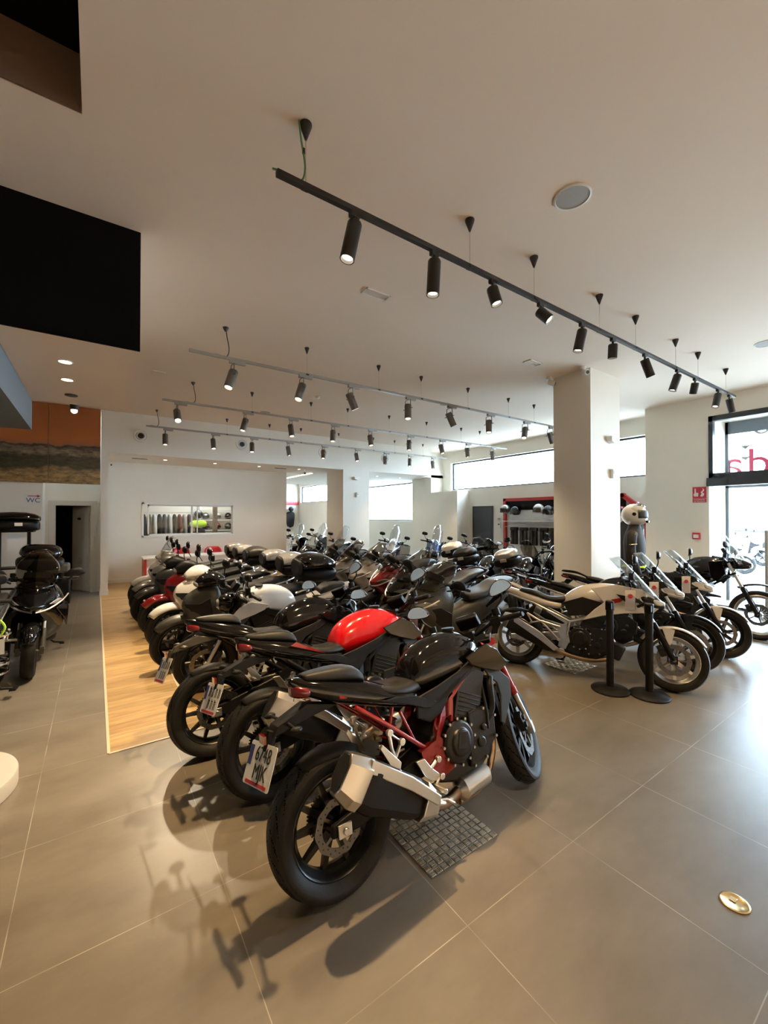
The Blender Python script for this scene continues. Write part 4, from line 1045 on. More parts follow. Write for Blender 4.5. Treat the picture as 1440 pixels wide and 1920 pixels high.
    for sd in (-1, 1):
        P_ = lambda o_, y_, th_, n_, m_, f_=None, bv=0.006: panel(o_, y_, th_, n_, m_, t, f_, both=False, side=sd, bevel=bv)
        P_([(0.48, 0.76), (0.47, 0.66), (0.55, 0.62), (0.64, 0.66), (0.70, 0.73), (0.86, 0.79), (0.98, 0.86), (0.95, 0.89), (0.78, 0.83), (0.62, 0.79)], 0.118, 0.014, 'side_cover_panel', M['blkm'], bl)
        P_([(0.84, 0.90), (1.02, 0.95), (1.13, 0.90), (1.22, 0.79), (1.12, 0.765), (0.98, 0.81), (0.88, 0.85)], 0.160, 0.012, 'tank_shroud', M[body_], lambda x, z: -0.12*max(0, x-1.05) + 0.012)
        P_([(1.0, 0.81), (1.14, 0.77), (1.225, 0.70), (1.215, 0.60), (1.12, 0.46), (1.085, 0.48), (1.12, 0.62), (1.10, 0.70), (1.04, 0.75)], 0.135, 0.014, 'radiator_shroud', M['duct'], lambda x, z: 0.01)
        if accent: P_([(0.98, 0.965), (1.06, 0.93), (1.10, 0.88), (1.04, 0.885)], 0.168, 0.006, 'graphic', M['redframe'], lambda x, z: -0.10*max(0, x-1.03)+0.006, 0)
        P_([(0.52, 0.70), (0.44, 0.735), (0.26, 0.80), (0.34, 0.80), (0.46, 0.78), (0.60, 0.72), (0.66, 0.67)], 0.142, 0.008, 'tail_side_trim', M['blkm'])
        if accent and tank == 'red': P_([(0.30, 0.845), (0.38, 0.80), (0.14, 0.89), (0.18, 0.905)], 0.132, 0.005, 'tail_graphic', M['redframe'], None, 0)
    # seats and tail
    body([(0.26, 0.83, 0.875, 0.10, 3), (0.32, 0.80, 0.855, 0.135, 3.4, 0.15), (0.42, 0.78, 0.84, 0.15, 3.4, 0.2), (0.52, 0.77, 0.845, 0.125, 3.2, 0.2), (0.61, 0.76, 0.865, 0.085, 2.8, 0.2)], 'seat', M['seat'], t, sub=1)
    body([(-0.105, 0.965, 0.992, 0.05, 3.4, 0.2), (-0.02, 0.945, 0.998, 0.08, 3.4, 0.25), (0.10, 0.925, 0.998, 0.098, 3.4, 0.25), (0.175, 0.905, 0.985, 0.098, 3.2, 0.3), (0.215, 0.89, 0.935, 0.085, 3, 0.2)], 'pillion_seat', M['seat'], t, sub=1)
    body([(-0.175, 0.955, 0.99, 0.022, 3), (-0.10, 0.885, 0.978, 0.06, 3, 0.15), (0.06, 0.815, 0.955, 0.10, 3, 0.2), (0.25, 0.76, 0.895, 0.135, 3.2, 0.2), (0.42, 0.715, 0.815, 0.148, 3.2, 0.15), (0.54, 0.70, 0.79, 0.13, 3, 0.1)], 'tail_cowl', M[body_], t, sub=1)
    body([(-0.165, 0.90, 0.955, 0.022, 3), (-0.135, 0.885, 0.95, 0.060, 3), (-0.085, 0.885, 0.935, 0.074, 3)], 'tail_lamp', M['tail'], t, sub=1)
    # plate hanger
    hx0 = MB(); hx0.prism([(0.06, 0.82), (-0.10, 0.86), (-0.25, 0.80), (-0.275, 0.76), (-0.24, 0.765), (-0.08, 0.80)], -0.045, 0.045)
    hx0.tube([(-0.26, 0, 0.78), (-0.285, 0, 0.70)], 0.026, 8)
    for sd in (-1, 1): hx0.rod((-0.20, sd*0.04, 0.80), (-0.21, sd*0.15, 0.80), 0.008, 8).sphere((-0.21, sd*0.16, 0.80), 0.018, 1.6, 1, 0.8)
    ho_ = hx0.build('plate_hanger', M['olive'] if platekw.get('tone') else M['blkm'], t, bevel=0.006)
    MB().box((-0.305, 0, 0.755), (0.012, 0.06, 0.035)).build('reflector', M['tail'], ho_)
    if plate: B.plate((-0.325, 0, 0.655), 22, yaw=10, text=plate if isinstance(plate, tuple) else None)
    # headlight and cluster
    hl = MB(); hr = [ring(B.head.x+0.04, 0.80, 0.99, 0.10, 3), ring(B.head.x+0.12, 0.79, 0.99, 0.11, 2.8), ring(B.head.x+0.20, 0.81, 0.96, 0.085, 2.4), ring(B.head.x+0.225, 0.84, 0.93, 0.05, 2.2)]
    hl.loft(hr).xf(B.S); hlo = hl.build('headlight_cowl', M['gloss'], t, sub=1)
    MB().loft([ring(B.head.x+0.212, 0.83, 0.935, 0.070, 2.4), ring(B.head.x+0.235, 0.845, 0.92, 0.045, 2.2)]).xf(B.S).build('headlight_lens', M['lens'], hlo)
    B.bars(0.37, 0.05, 0.09, rise=0.04)
    MB().box((B.head.x+0.06, 0, 1.06), (0.05, 0.15, 0.09), Matrix.Rotation(-0.6, 3, 'Y')).xf(B.S).build('instrument', M['blk'], t, bevel=0.01)
    B.mirrors(0.30, 0.13, 0.08, (0.075, 0.042), shape=1)
    kickstand(B, 0.52, 0.24)
    return B

# ---------------- crossover (adventure style road bike)
def crossover(name, label, rear, heading, col, col2, rim='rimblk', steer=8, lean=11, screen='screen', wb=1.53, tall=0, case=None, dirt=False, group=None, sub=1, fender_m=None):
    B = Bike(name, label, 'motorcycle', rear, heading, lean, group, wb=wb, R=0.32 if dirt else 0.31, Rf=0.345 if dirt else 0.305, rake=27, steer=steer)
    t = B.t; q = tall
    wheel(t, 'rear_wheel', (0, 0, B.R), B.R, 0.155, 0.222, M[rim], 7 if not dirt else 6, False, 0.115, sprocket=True, wire=dirt, hubw=0.06)
    wheel(t, 'front_wheel', tuple(B.fa), B.Rf, 0.10 if dirt else 0.12, 0.275 if dirt else 0.225, M[rim], 7, False, 0.15, steer=B.S, wire=dirt)
    B.fork(M['blk'], M['alu'], False, 0.10, 0.80 if dirt else 0.76, split=0.5)
    B.caliper()
    if dirt:
        B.fender(M['blk'], (30, 125), 0.075, 0.10, sag=0.3, stay=False)
    else: B.fender(M[fender_m or col], (30, 148), 0.07)
    sa = MB()
    for sd in (-1, 1): sa.prism([(-0.05, 0.285), (-0.05, 0.335), (0.12, 0.37), (0.50, 0.44), (0.50, 0.35), (0.10, 0.28)], sd*0.088, sd*0.118)
    so_ = sa.build('swingarm', M['alu' if not dirt else 'blk'], t, bevel=0.008)
    MB().tube([(0.0, 0.055, 0.41), (0.52, 0.055, 0.44)], 0.008, 6).tube([(0.0, 0.055, 0.21), (0.52, 0.055, 0.37)], 0.008, 6).build('chain', M['steel'], so_)
    B.fender(M['blkm'], (40, 130), 0.085, 0.025, 'rear_hugger', front=False, sag=0.5)
    engine_block(B, 0.50, 1.02, 0.20, grey=False, bolts=(col == 'pearl'))
    en = MB(); en.box((1.0, 0, 0.33), (0.22, 0.26, 0.16), Matrix.Rotation(0.4, 3, 'Y')).build('oil_pan', M['engine'], t, bevel=0.02)
    fr = MB()
    for sd in (-1, 1):
        fr.tube([(B.head.x-0.02, sd*0.05, B.head.z-0.06), (0.92, sd*0.15, 0.70), (0.60, sd*0.16, 0.56), (0.54, sd*0.15, 0.30)], 0.018, 8)
        fr.tube([(0.60, sd*0.15, 0.56), (0.2, sd*0.12, 0.72), (-0.1, sd*0.09, 0.80)], 0.013, 8)
        fr.prism([(0.46, 0.50), (0.56, 0.54), (0.60, 0.36), (0.56, 0.26), (0.48, 0.28), (0.50, 0.38)], sd*0.15, sd*0.17)
        fr.tube([(0.50, sd*0.165, 0.49), (0.28, sd*0.165, 0.53), (0.14, sd*0.165, 0.60)], 0.013, 8).tube([(0.50, sd*0.165, 0.34), (0.30, sd*0.165, 0.52)], 0.013, 8)
    fr.build('frame', M['alu'] if not dirt else M['blk'], t, bevel=0.003)
    MB().tube([(1.0, -0.06, 0.42), (1.05, -0.08, 0.28), (0.85, -0.12, 0.19), (0.60, -0.15, 0.20), (0.42, -0.19, 0.27)], 0.022, 10, sm=5).build('exhaust_pipe', M['bronze'], t)
    mu_ = MB(); hexpipe(mu_, [(0.44, -0.195, 0.27), (0.36, -0.205, 0.30), (0.02, -0.215, 0.46), (-0.05, -0.215, 0.49)], (0.036, 0.052, 0.060, 0.056), (0.042, 0.070, 0.090, 0.086))
    muo = mu_.build('muffler', M['blkm'], t, bevel=0.006)
    hs = MB(); hs.prism([(0.02, 0.555), (0.30, 0.42), (0.50, 0.27), (0.46, 0.235), (0.30, 0.335), (0.02, 0.485)], -0.278, -0.255)
    hexpipe(hs, [(-0.04, -0.215, 0.486), (-0.12, -0.213, 0.52)], (0.062, 0.045), (0.094, 0.068))
    hs.build('heat_shield', M['alu'], muo, bevel=0.004)
    MB().cyl((-0.122, -0.213, 0.521), 0.034, 0.006, d=(-0.92, 0, 0.39)).build('outlet', M['ink'], muo)
    for sd in (-1, 1):
        fp = MB().cyl((0.50, sd*0.22, 0.36), 0.014, 0.11, 'y', 10).cyl((0.20, sd*0.20, 0.50), 0.012, 0.10, 'y', 10).tube([(0.14, sd*0.17, 0.60), (0.20, sd*0.17, 0.50), (0.30, sd*0.17, 0.53)], 0.010, 8)
        fp.build('footpeg', M['alu'], t)
    # bodywork
    body([(0.50, 0.72, 0.83, 0.10, 2.6, 0.1), (0.60, 0.70, 0.93+q, 0.15, 2.6, 0.25), (0.75, 0.71, 1.00+q, 0.18, 2.6, 0.3), (0.92, 0.74, 1.02+q, 0.185, 2.6, 0.4), (1.05, 0.80, 1.01+q, 0.15, 2.6, 0.4), (1.15, 0.86, 0.98+q, 0.10, 2.4, 0.4)], 'tank_cover', M[col], t, sub=2)
    panel([(0.52, 0.76), (0.60, 0.62), (0.78, 0.66), (0.98, 0.72), (0.90, 0.80), (0.72, 0.84)], 0.150, 0.02, 'knee_panel', M['blkm'], t, lambda x, z: 0.02)
    if not dirt:
        panel([(0.80, 0.94+q), (1.04, 1.0+q), (1.27, 0.97+q), (1.47, 0.84), (1.37, 0.74), (1.12, 0.71), (0.92, 0.66), (0.72, 0.59), (0.84, 0.72), (0.93, 0.80)], 0.185, 0.018, 'side_fairing', M[col], t, lambda x, z: 0.015 - 0.34*max(0, x-1.05)-0.25*max(0, x-1.25), bevel=0.008)
        panel([(1.04, 0.90), (1.22, 0.88), (1.30, 0.83), (1.12, 0.83)], 0.200, 0.012, 'air_intake', M['blk'], t, lambda x, z: 0.012 - 0.34*max(0, x-1.05)-0.25*max(0, x-1.25), bevel=0)
        if col in ('whitep', 'pearl'):
            panel([(1.00, 0.84), (1.14, 0.88), (1.08, 0.82), (1.02, 0.80)], 0.205, 0.008, 'graphic', M['redframe'], t, lambda x, z: 0.01 - 0.34*max(0, x-1.05), bevel=0)
        body([(1.14, 0.80, 1.00+q, 0.12, 2.6, 0.2), (1.26, 0.78, 0.99+q, 0.135, 2.6, 0.2), (1.38, 0.77, 0.93+q*0.7, 0.10, 2.4, 0.2), (1.47, 0.79, 0.86, 0.045, 2.2, 0.1)], 'nose_cowl', M[col2], t, sub=2)
        body([(1.37, 0.81, 0.90, 0.105, 2.6), (1.45, 0.80, 0.875, 0.062, 2.4), (1.475, 0.82, 0.86, 0.03, 2.2)], 'headlight_lens', M['lens'], t, sub=1)
        body([(1.28, 0.72, 0.79, 0.06, 3), (1.42, 0.74, 0.785, 0.05, 3), (1.55, 0.73, 0.755, 0.02, 2.5)], 'beak', M['blkm'] if dirt else M['blk'], t, sub=1)
    else:
        panel([(0.95, 0.92+q), (1.12, 0.95+q), (1.17, 0.88), (1.08, 0.74), (1.0, 0.80)], 0.150, 0.016, 'side_fairing', M[col], t, lambda x, z: 0.015 - 0.3*max(0, x-1.0), bevel=0.008)
        body([(1.16, 0.86+q, 1.02+q, 0.07, 2.6), (1.26, 0.84+q, 1.02+q, 0.11, 2.6), (1.37, 0.85+q, 0.99+q, 0.095, 2.4), (1.44, 0.88+q, 0.95+q, 0.05, 2.2)], 'nose_cowl', M[col2], t, sub=2)
        body([(1.37, 0.865+q, 0.965+q, 0.088, 2.6), (1.435, 0.875+q, 0.945+q, 0.055, 2.3)], 'headlight_lens', M['lens'], t, sub=1)
    # windscreen: curved sheet
    rows = []
    for i in range(9):
        u = i/8; zz = 0.90+q + u*(0.42 + (0.10 if tall else 0)); xx = 1.42 - u*0.33 - 0.03*u*u; hw = 0.125*(1 + 0.12*math.sin(PI*u)) * (1 - 0.45*max(0, u-0.7)/0.3)
        rows.append([Vector((xx - 0.10*(abs(v)**2), v*hw, zz - 0.03*u*v*v)) for v in [k/8-1 for k in range(17)]])
    MB().loft(rows, caps=False, closed=False).build('windscreen', M[screen], t, solid=0.004)
    body([(0.02, 0.83, 0.895, 0.11, 3.2, 0.2), (0.14, 0.815, 0.885, 0.135, 3.2, 0.2), (0.24, 0.80, 0.87, 0.14, 3.2, 0.2), (0.30, 0.77, 0.825, 0.145, 3.2, 0.2), (0.44, 0.755, 0.815, 0.15, 3.2, 0.2), (0.56, 0.76, 0.85, 0.11, 3, 0.2), (0.62, 0.78, 0.88, 0.08, 2.8, 0.2)], 'seat', M['seat'], t, sub=1)
    body([(-0.30, 0.88, 0.91, 0.03, 3), (-0.20, 0.83, 0.915, 0.075, 3, 0.1), (0.0, 0.76, 0.865, 0.115, 3, 0.1), (0.2, 0.70, 0.825, 0.14, 3.2, 0.1), (0.38, 0.68, 0.77, 0.15, 3.2, 0.1), (0.50, 0.69, 0.76, 0.14, 3, 0.1)], 'tail_cowl', M[col], t, sub=1)
    gr_ = MB()
    for sd in (-1, 1): gr_.tube([(0.05, sd*0.125, 0.87), (-0.10, sd*0.13, 0.93), (-0.26, sd*0.09, 0.945), (-0.30, 0, 0.945)], 0.012, 8, sm=4)
    gr_.build('grab_rail', M['blk' if col != 'pearl' else 'pearl'], t)
    body([(-0.315, 0.86, 0.895, 0.025, 3), (-0.26, 0.835, 0.885, 0.06, 3), (-0.20, 0.83, 0.875, 0.07, 3)], 'tail_lamp', M['tail'], t, sub=1)
    ph = MB().prism([(-0.15, 0.82), (-0.24, 0.83), (-0.40, 0.62), (-0.38, 0.60)], -0.03, 0.03)
    for sd in (-1, 1): ph.rod((-0.26, sd*0.03, 0.76), (-0.27, sd*0.14, 0.76), 0.008, 8).sphere((-0.27, sd*0.15, 0.76), 0.022, 1.5)
    ph.build('plate_hanger', M['blk'], t, bevel=0.005)
    B.bars(0.39, 0.08, 0.11)
    B.mirrors(0.33, 0.16, 0.09, (0.078, 0.045))
    if dirt:
        MB().box((1.12, 0, 1.10+q), (0.05, 0.18, 0.10), Matrix.Rotation(-0.5, 3, 'Y')).build('instrument', M['blk'], t, bevel=0.01)
    kickstand(B, 0.55, 0.22)
    if case: topcase(B, -0.12, 0.95, case)
    return B

def topcase(B, x, z, kind='blk', s=1.0, backrest=False, rounded=False):
    """shell of a luggage case on the rear rack, kept as a part of its machine"""
    t = B.t; lid = {'blk': 'blkm', 'white': 'pearl', 'silver': 'silver', 'gloss': 'gloss', 'olive': 'olive', 'red': 'pearl'}[kind]
    w = 0.21*s
    lo_ = body([(x-0.20*s, z, z+0.13*s, 0.16*s, 3.5, -0.1), (x-0.12*s, z-0.01, z+0.15*s, w, 3.5, -0.05), (x+0.10*s, z-0.01, z+0.15*s, w, 3.5, -0.05), (x+0.19*s, z, z+0.13*s, 0.16*s, 3.5, -0.1)], 'top_case', M['blk'], t, sub=1)
    body([(x-0.20*s, z+0.12*s, z+0.21*s, 0.16*s, 3, 0.15), (x-0.10*s, z+0.13*s, z+0.275*s, w, 3, 0.2), (x+0.08*s, z+0.13*s, z+0.29*s, w, 3, 0.2), (x+0.19*s, z+0.12*s, z+0.24*s, 0.155*s, 3, 0.2)], 'case_lid', M[lid], lo_, sub=2 if rounded else 1)
    MB().box((x-0.22*s, 0, z+0.10*s), (0.02, 0.10, 0.05)).build('latch', M['railgrey'] if kind != 'red' else M['tail'], lo_, bevel=0.004)
    if kind == 'red':
        MB().tube([(x-0.215*s, -0.13*s, z+0.15*s), (x-0.235*s, 0, z+0.15*s), (x-0.215*s, 0.13*s, z+0.15*s)], 0.012, 8, sm=4).build('red_reflector', M['tail'], lo_)
    if backrest:
        body([(x+0.18*s, z+0.05, z+0.24*s, 0.13*s, 2.6), (x+0.225*s, z+0.06, z+0.23*s, 0.12*s, 2.6)], 'backrest', M['seat'], lo_, sub=2)
    MB().bx(x-0.12, x+0.14, -0.08, 0.08, z-0.03, z-0.008).build('rack', M['blk'], t, bevel=0.005)
    return lo_

# ---------------- large wheel scooter
def scooter(name, label, rear, heading, col, cowl, seatm='seat', steer=0, lean=8, case='blk', backrest=True, screen=None, group=None, tall=0, mir=True, case_s=1.08, rounded=True, covercol=None):
    B = Bike(name, label, 'scooter', rear, heading, lean, group, wb=1.34, R=0.30, Rf=0.30, rake=27, steer=steer); t = B.t
    wheel(t, 'rear_wheel', (0, 0, B.R), B.R, 0.12, 0.215, M['rimblk'], 5, False, 0.11)
    wheel(t, 'front_wheel', tuple(B.fa), B.Rf, 0.105, 0.215, M['rimblk'], 5, False, 0.12, steer=B.S)
    B.fork(M['blk'], M['steel'], False, 0.085, 0.45)
    B.caliper()
    B.fender(M[col], (38, 128), 0.088, 0.030, sag=0.9, stay=False)
    eng = MB().prism([(-0.08, 0.26), (0.0, 0.36), (0.30, 0.40), (0.50, 0.38), (0.50, 0.22), (0.30, 0.18), (0.05, 0.22)], 0.06, 0.16).build('engine', M['enginegrey'], t, bevel=0.02)
    mu_ = MB().tube([(0.30, -0.14, 0.24), (0.20, -0.15, 0.26), (-0.12, -0.16, 0.36)], (0.05, 0.055), 14).build('muffler', M['blkm'], t)
    MB().prism([(0.20, 0.36), (-0.12, 0.43), (-0.12, 0.34), (0.20, 0.26)], -0.225, -0.205).build('heat_shield', M['alu'], mu_, bevel=0.006)
    # rear body, floor, leg shield
    body([(-0.22, 0.66, 0.76, 0.06, 2.6), (-0.08, 0.56, 0.77, 0.13, 2.8, 0.1), (0.15, 0.46, 0.76, 0.165, 2.8, 0.15), (0.38, 0.36, 0.72, 0.165, 2.8, 0.2), (0.52, 0.30, 0.60, 0.14, 2.8, 0.3), (0.58, 0.27, 0.45, 0.12, 2.8, 0.3)], 'rear_body', M[covercol or col], t, sub=2)
    body([(0.45, 0.24, 0.32, 0.17, 4), (0.60, 0.22, 0.30, 0.19, 4), (0.85, 0.22, 0.30, 0.19, 4), (0.98, 0.25, 0.34, 0.17, 4)], 'floorboard', M['blkm'], t, sub=1)
    body([(0.86, 0.24, 0.40, 0.15, 2.8, 0, -0.02), (0.96, 0.26, 0.90, 0.235, 2.6, 0.10, -0.07), (1.06, 0.34, 0.98, 0.23, 2.4, 0.25, -0.08), (1.16, 0.48, 0.96, 0.175, 2.2, 0.3, -0.07), (1.25, 0.64, 0.90, 0.10, 2.0, 0.3, -0.05), (1.30, 0.72, 0.84, 0.045, 2.0, 0.2, -0.02)], 'leg_shield', M[col], t, sub=2)
    panel([(1.00, 0.38), (1.12, 0.47), (1.26, 0.66), (1.30, 0.76), (1.16, 0.78), (1.06, 0.86), (1.02, 0.62)], 0.205, 0.014, 'shield_trim', M['gloss'] if col == 'pearl' else M['blkm'], t, lambda x, z: 0.012-0.62*max(0, x-1.06)-0.3*max(0, x-1.2))
    body([(-0.24, 0.77, 0.82, 0.07, 3), (-0.10, 0.76, 0.855, 0.125, 3.2, 0.2), (0.10, 0.75, 0.845, 0.145, 3.2, 0.2), (0.20, 0.73, 0.82, 0.145, 3.2, 0.2), (0.38, 0.71, 0.80, 0.145, 3.2, 0.2), (0.50, 0.68, 0.765, 0.10, 3, 0.2)], 'seat', M[seatm], t, sub=1)
    body([(-0.27, 0.66, 0.73, 0.05, 2.6), (-0.20, 0.64, 0.74, 0.10, 2.6)], 'tail_lamp', M['tail'], t, sub=1)
    gr_ = MB()
    for sd in (-1, 1): gr_.tube([(0.0, sd*0.15, 0.77), (-0.20, sd*0.14, 0.82), (-0.32, sd*0.06, 0.83), (-0.32, 0, 0.83)], 0.013, 8, sm=4)
    gr_.build('grab_rail', M['alu'], t)
    # handlebar cowl with headlight
    hc = [ring(B.head.x-0.13, 1.00, 1.06, 0.13, 2.6, 0.1), ring(B.head.x-0.05, 0.95, 1.105, 0.20, 2.3, 0.3), ring(B.head.x+0.06, 0.93, 1.11, 0.14, 2.2, 0.5), ring(B.head.x+0.14, 0.93, 1.06, 0.10, 2.1, 0.5), ring(B.head.x+0.19, 0.94, 1.0, 0.05, 2.0, 0.3)]
    MB().loft([[sum(hc[0], Vector())/20 + (p-sum(hc[0], Vector())/20)*0.6 for p in hc[0]]] + hc).xf(B.S).build('handlebar_cowl', M[cowl], t, sub=1)
    MB().loft([ring(B.head.x+0.13, 0.935, 1.03, 0.105, 2.3, 0.4), ring(B.head.x+0.20, 0.945, 1.0, 0.055, 2.1, 0.3)]).xf(B.S).build('headlight_lens', M['lens'], t, sub=1)
    panel([(1.10, 0.74), (1.19, 0.76), (1.20, 0.70), (1.13, 0.68)], 0.10, 0.02, 'indicator_lens', M['lens'], t, lambda x, z: -0.5*max(0, x-1.12))
    b = B.bars(0.34, 0.0, 0.05, off=(-0.04, 0, 0.03))
    if mir: B.mirrors(0.26, 0.17, 0.09, (0.062, 0.052), stalk=0.006)
    if screen:
        rows = []
        for i in range(9):
            u = i/8; zz = 0.98 + u*(0.38+tall); xx = B.head.x+0.15 - u*0.20; hw = (0.15 + 0.06*math.sin(PI*min(u*1.2, 1))) * (1 - 0.4*max(0, u-0.7)/0.3)
            rows.append([Vector((xx - 0.09*(abs(v)**2), v*hw, zz)) for v in [k/5-1 for k in range(11)]])
        MB().loft(rows, caps=False, closed=False).xf(B.S).build('windscreen', M[screen], t, solid=0.004)
    MB().tube([(0.42, -0.08, 0.20), (0.36, -0.20, 0.03)], 0.011, 8).tube([(0.42, 0.08, 0.20), (0.36, 0.20, 0.03)], 0.011, 8).tube([(0.36, -0.20, 0.03), (0.36, 0.20, 0.03)], 0.011, 8).build('centre_stand', M['blk'], t)
    if case: topcase(B, -0.32, 0.90, case, case_s, backrest, rounded)
    return B

# ---------------- touring maxi scooter with big fairing
def maxi(name, label, rear, heading, col, col2, steer=0, lean=10, screen='smoke', case=None, group=None, tall=0.12, backrest=False, case_s=1.0, fw=1.0):
    B = Bike(name, label, 'scooter', rear, heading, lean, group, wb=1.52, R=0.28, Rf=0.29, rake=27, steer=steer); t = B.t
    wheel(t, 'rear_wheel', (0, 0, B.R), B.R, 0.15, 0.195, M['rimblk'], 5, True, 0.11)
    wheel(t, 'front_wheel', tuple(B.fa), B.Rf, 0.12, 0.20, M['rimblk'], 5, True, 0.125, steer=B.S)
    B.fork(M['olive'], M['steel'], False, 0.10, 0.55, ru=0.03)
    B.caliper(); B.fender(M[col2], (25, 160), 0.085, 0.018, sag=0.8)
    MB().prism([(-0.10, 0.24), (0.0, 0.36), (0.35, 0.42), (0.60, 0.38), (0.60, 0.20), (0.30, 0.16), (0.05, 0.2)], 0.06, 0.17).build('engine', M['enginegrey'], t, bevel=0.02)
    mu_ = MB(); hexpipe(mu_, [(0.46, -0.18, 0.22), (0.36, -0.19, 0.25), (0.0, -0.20, 0.36), (-0.12, -0.20, 0.40)], (0.04, 0.06, 0.065, 0.05), (0.05, 0.085, 0.095, 0.07))
    muo = mu_.build('muffler', M['blkm'], t, bevel=0.006)
    MB().prism([(0.30, 0.36), (-0.05, 0.47), (-0.05, 0.38), (0.30, 0.26)], -0.275, -0.255).build('heat_shield', M['alu'], muo, bevel=0.005)
    body([(-0.38, 0.76, 0.84, 0.05, 2.6), (-0.22, 0.66, 0.84, 0.12, 2.8, 0.1), (0.05, 0.54, 0.80, 0.17, 2.8, 0.15), (0.35, 0.40, 0.76, 0.19, 2.8, 0.25), (0.60, 0.28, 0.68, 0.19, 2.8, 0.35), (0.80, 0.22, 0.62, 0.19, 2.8, 0.45), (1.0, 0.22, 0.66, 0.18, 2.8, 0.4)], 'rear_body', M[col], t, sub=2)
    body([(0.55, 0.24, 0.34, 0.23, 4), (0.75, 0.22, 0.32, 0.24, 4), (0.98, 0.24, 0.36, 0.22, 4), (1.08, 0.30, 0.44, 0.20, 4)], 'footboard', M['blkm'], t, sub=1)
    body([(a_[0], a_[1], a_[2], a_[3]*fw) + a_[4:] for a_ in ((0.98, 0.26, 0.90, 0.20, 2.6, 0.0, -0.06), (1.10, 0.30, 1.02, 0.25, 2.4, 0.15, -0.06), (1.24, 0.42, 1.02, 0.24, 2.3, 0.3, -0.05), (1.38, 0.58, 0.95, 0.17, 2.2, 0.3, -0.04), (1.50, 0.68, 0.84, 0.085, 2.1, 0.3, -0.02), (1.56, 0.72, 0.78, 0.03, 2.1))], 'front_fairing', M[col], t, sub=2)
    panel([(1.02, 0.44), (1.22, 0.56), (1.40, 0.72), (1.22, 0.76), (1.06, 0.68)], 0.235*fw, 0.014, 'fairing_trim', M[col2], t, lambda x, z: -0.28*max(0, x-1.12) - 0.35*max(0, x-1.28))
    panel([(1.27, 0.80), (1.40, 0.83), (1.51, 0.78), (1.40, 0.765)], 0.195*fw, 0.014, 'headlight_lens', M['lens'], t, lambda x, z: -0.45*max(0, x-1.27) - 0.25*max(0, x-1.4))
    MB().tube([(1.56, 0.015, 0.70), (1.50, 0.10*fw, 0.73), (1.38, 0.185*fw, 0.80), (1.28, 0.225*fw, 0.86)], 0.009, 6, sm=4).mir().build('light_signature', M['alu'], t)
    body([(-0.36, 0.86, 0.92, 0.07, 3), (-0.20, 0.84, 0.925, 0.13, 3.2, 0.2), (0.0, 0.83, 0.91, 0.155, 3.2, 0.2), (0.08, 0.79, 0.89, 0.15, 3.2, 0.2), (0.20, 0.75, 0.83, 0.155, 3.2, 0.2), (0.42, 0.73, 0.81, 0.155, 3.2, 0.2), (0.58, 0.70, 0.79, 0.10, 3, 0.2)], 'seat', M['seat'], t, sub=1)
    body([(-0.42, 0.77, 0.82, 0.05, 2.6), (-0.34, 0.75, 0.82, 0.11, 2.6)], 'tail_lamp', M['tail'], t, sub=1)
    gr_ = MB()
    for sd in (-1, 1): gr_.tube([(-0.05, sd*0.16, 0.85), (-0.28, sd*0.15, 0.90), (-0.42, sd*0.08, 0.91), (-0.42, 0, 0.91)], 0.014, 8, sm=4)
    gr_.build('grab_rail', M['blk'], t)
    rows = []
    for i in range(11):
        u = i/10; zz = 0.93 + u*(0.25+tall); xx = 1.42 - u*0.46 + 0.06*u*u; hw = (0.16 + 0.04*math.sin(PI*min(u*1.1, 1))) * (1 - 0.55*(max(0, u-0.55)/0.45)**2)
        rows.append([Vector((xx - 0.12*(abs(v)**2), v*hw, zz)) for v in [k/8-1 for k in range(17)]])
    MB().loft(rows, caps=False, closed=False).build('windscreen', M[screen], t, solid=0.004)
    MB().box((1.15, 0, 1.05), (0.06, 0.24, 0.08), Matrix.Rotation(-0.5, 3, 'Y')).build('instrument', M['blk'], t, bevel=0.01)
    B.bars(0.36, 0.04, 0.10, off=(-0.05, 0, 0.02))
    B.mirrors(base=(1.22, 0.22, 0.98), up=0.12, out=0.13, size=(0.09, 0.05), fwd=0.02, shape=1, stalk=0.009)
    kickstand(B, 0.55, 0.22)
    if case: topcase(B, -0.34, 0.98, case, case_s, backrest, True)
    return B

# ================================================================ THE MACHINES, PLACED
def rear_from_front(fx, fy, hd, wb): 
    a = math.radians(hd); return (fx - wb*math.cos(a), fy - wb*math.sin(a))
# the three roadsters in front, tails to the wooden path
A = naked('roadster_motorcycle', 'black naked motorcycle with red frame and red fork, nearest the viewer', (0.925, 1.70), 1, 'gloss', 'gloss', 'red', 'redframe', steer=30, plate=('6748', 'MJK'))
B2 = naked('roadster_motorcycle', 'naked motorcycle with bright red fuel tank, second from the viewer', (0.90, 2.52), 0, 'red', 'gloss', 'red', 'blk', steer=26, plate=True)
B3 = naked('roadster_motorcycle', 'all black naked motorcycle behind the red tanked one, number plate over the wooden path', (0.72, 3.20), -1, 'gloss', 'gloss', None, 'blk', steer=24, hornet=False, plate=True, spring='gold', platekw={'tone': 1})
W = naked('roadster_motorcycle', 'naked motorcycle with white fuel tank, front wheel towards the wooden path', (2.28, 4.45), 180, 'whitep', 'pearl', None, 'blk', steer=-10, hornet=False, wb=1.38)
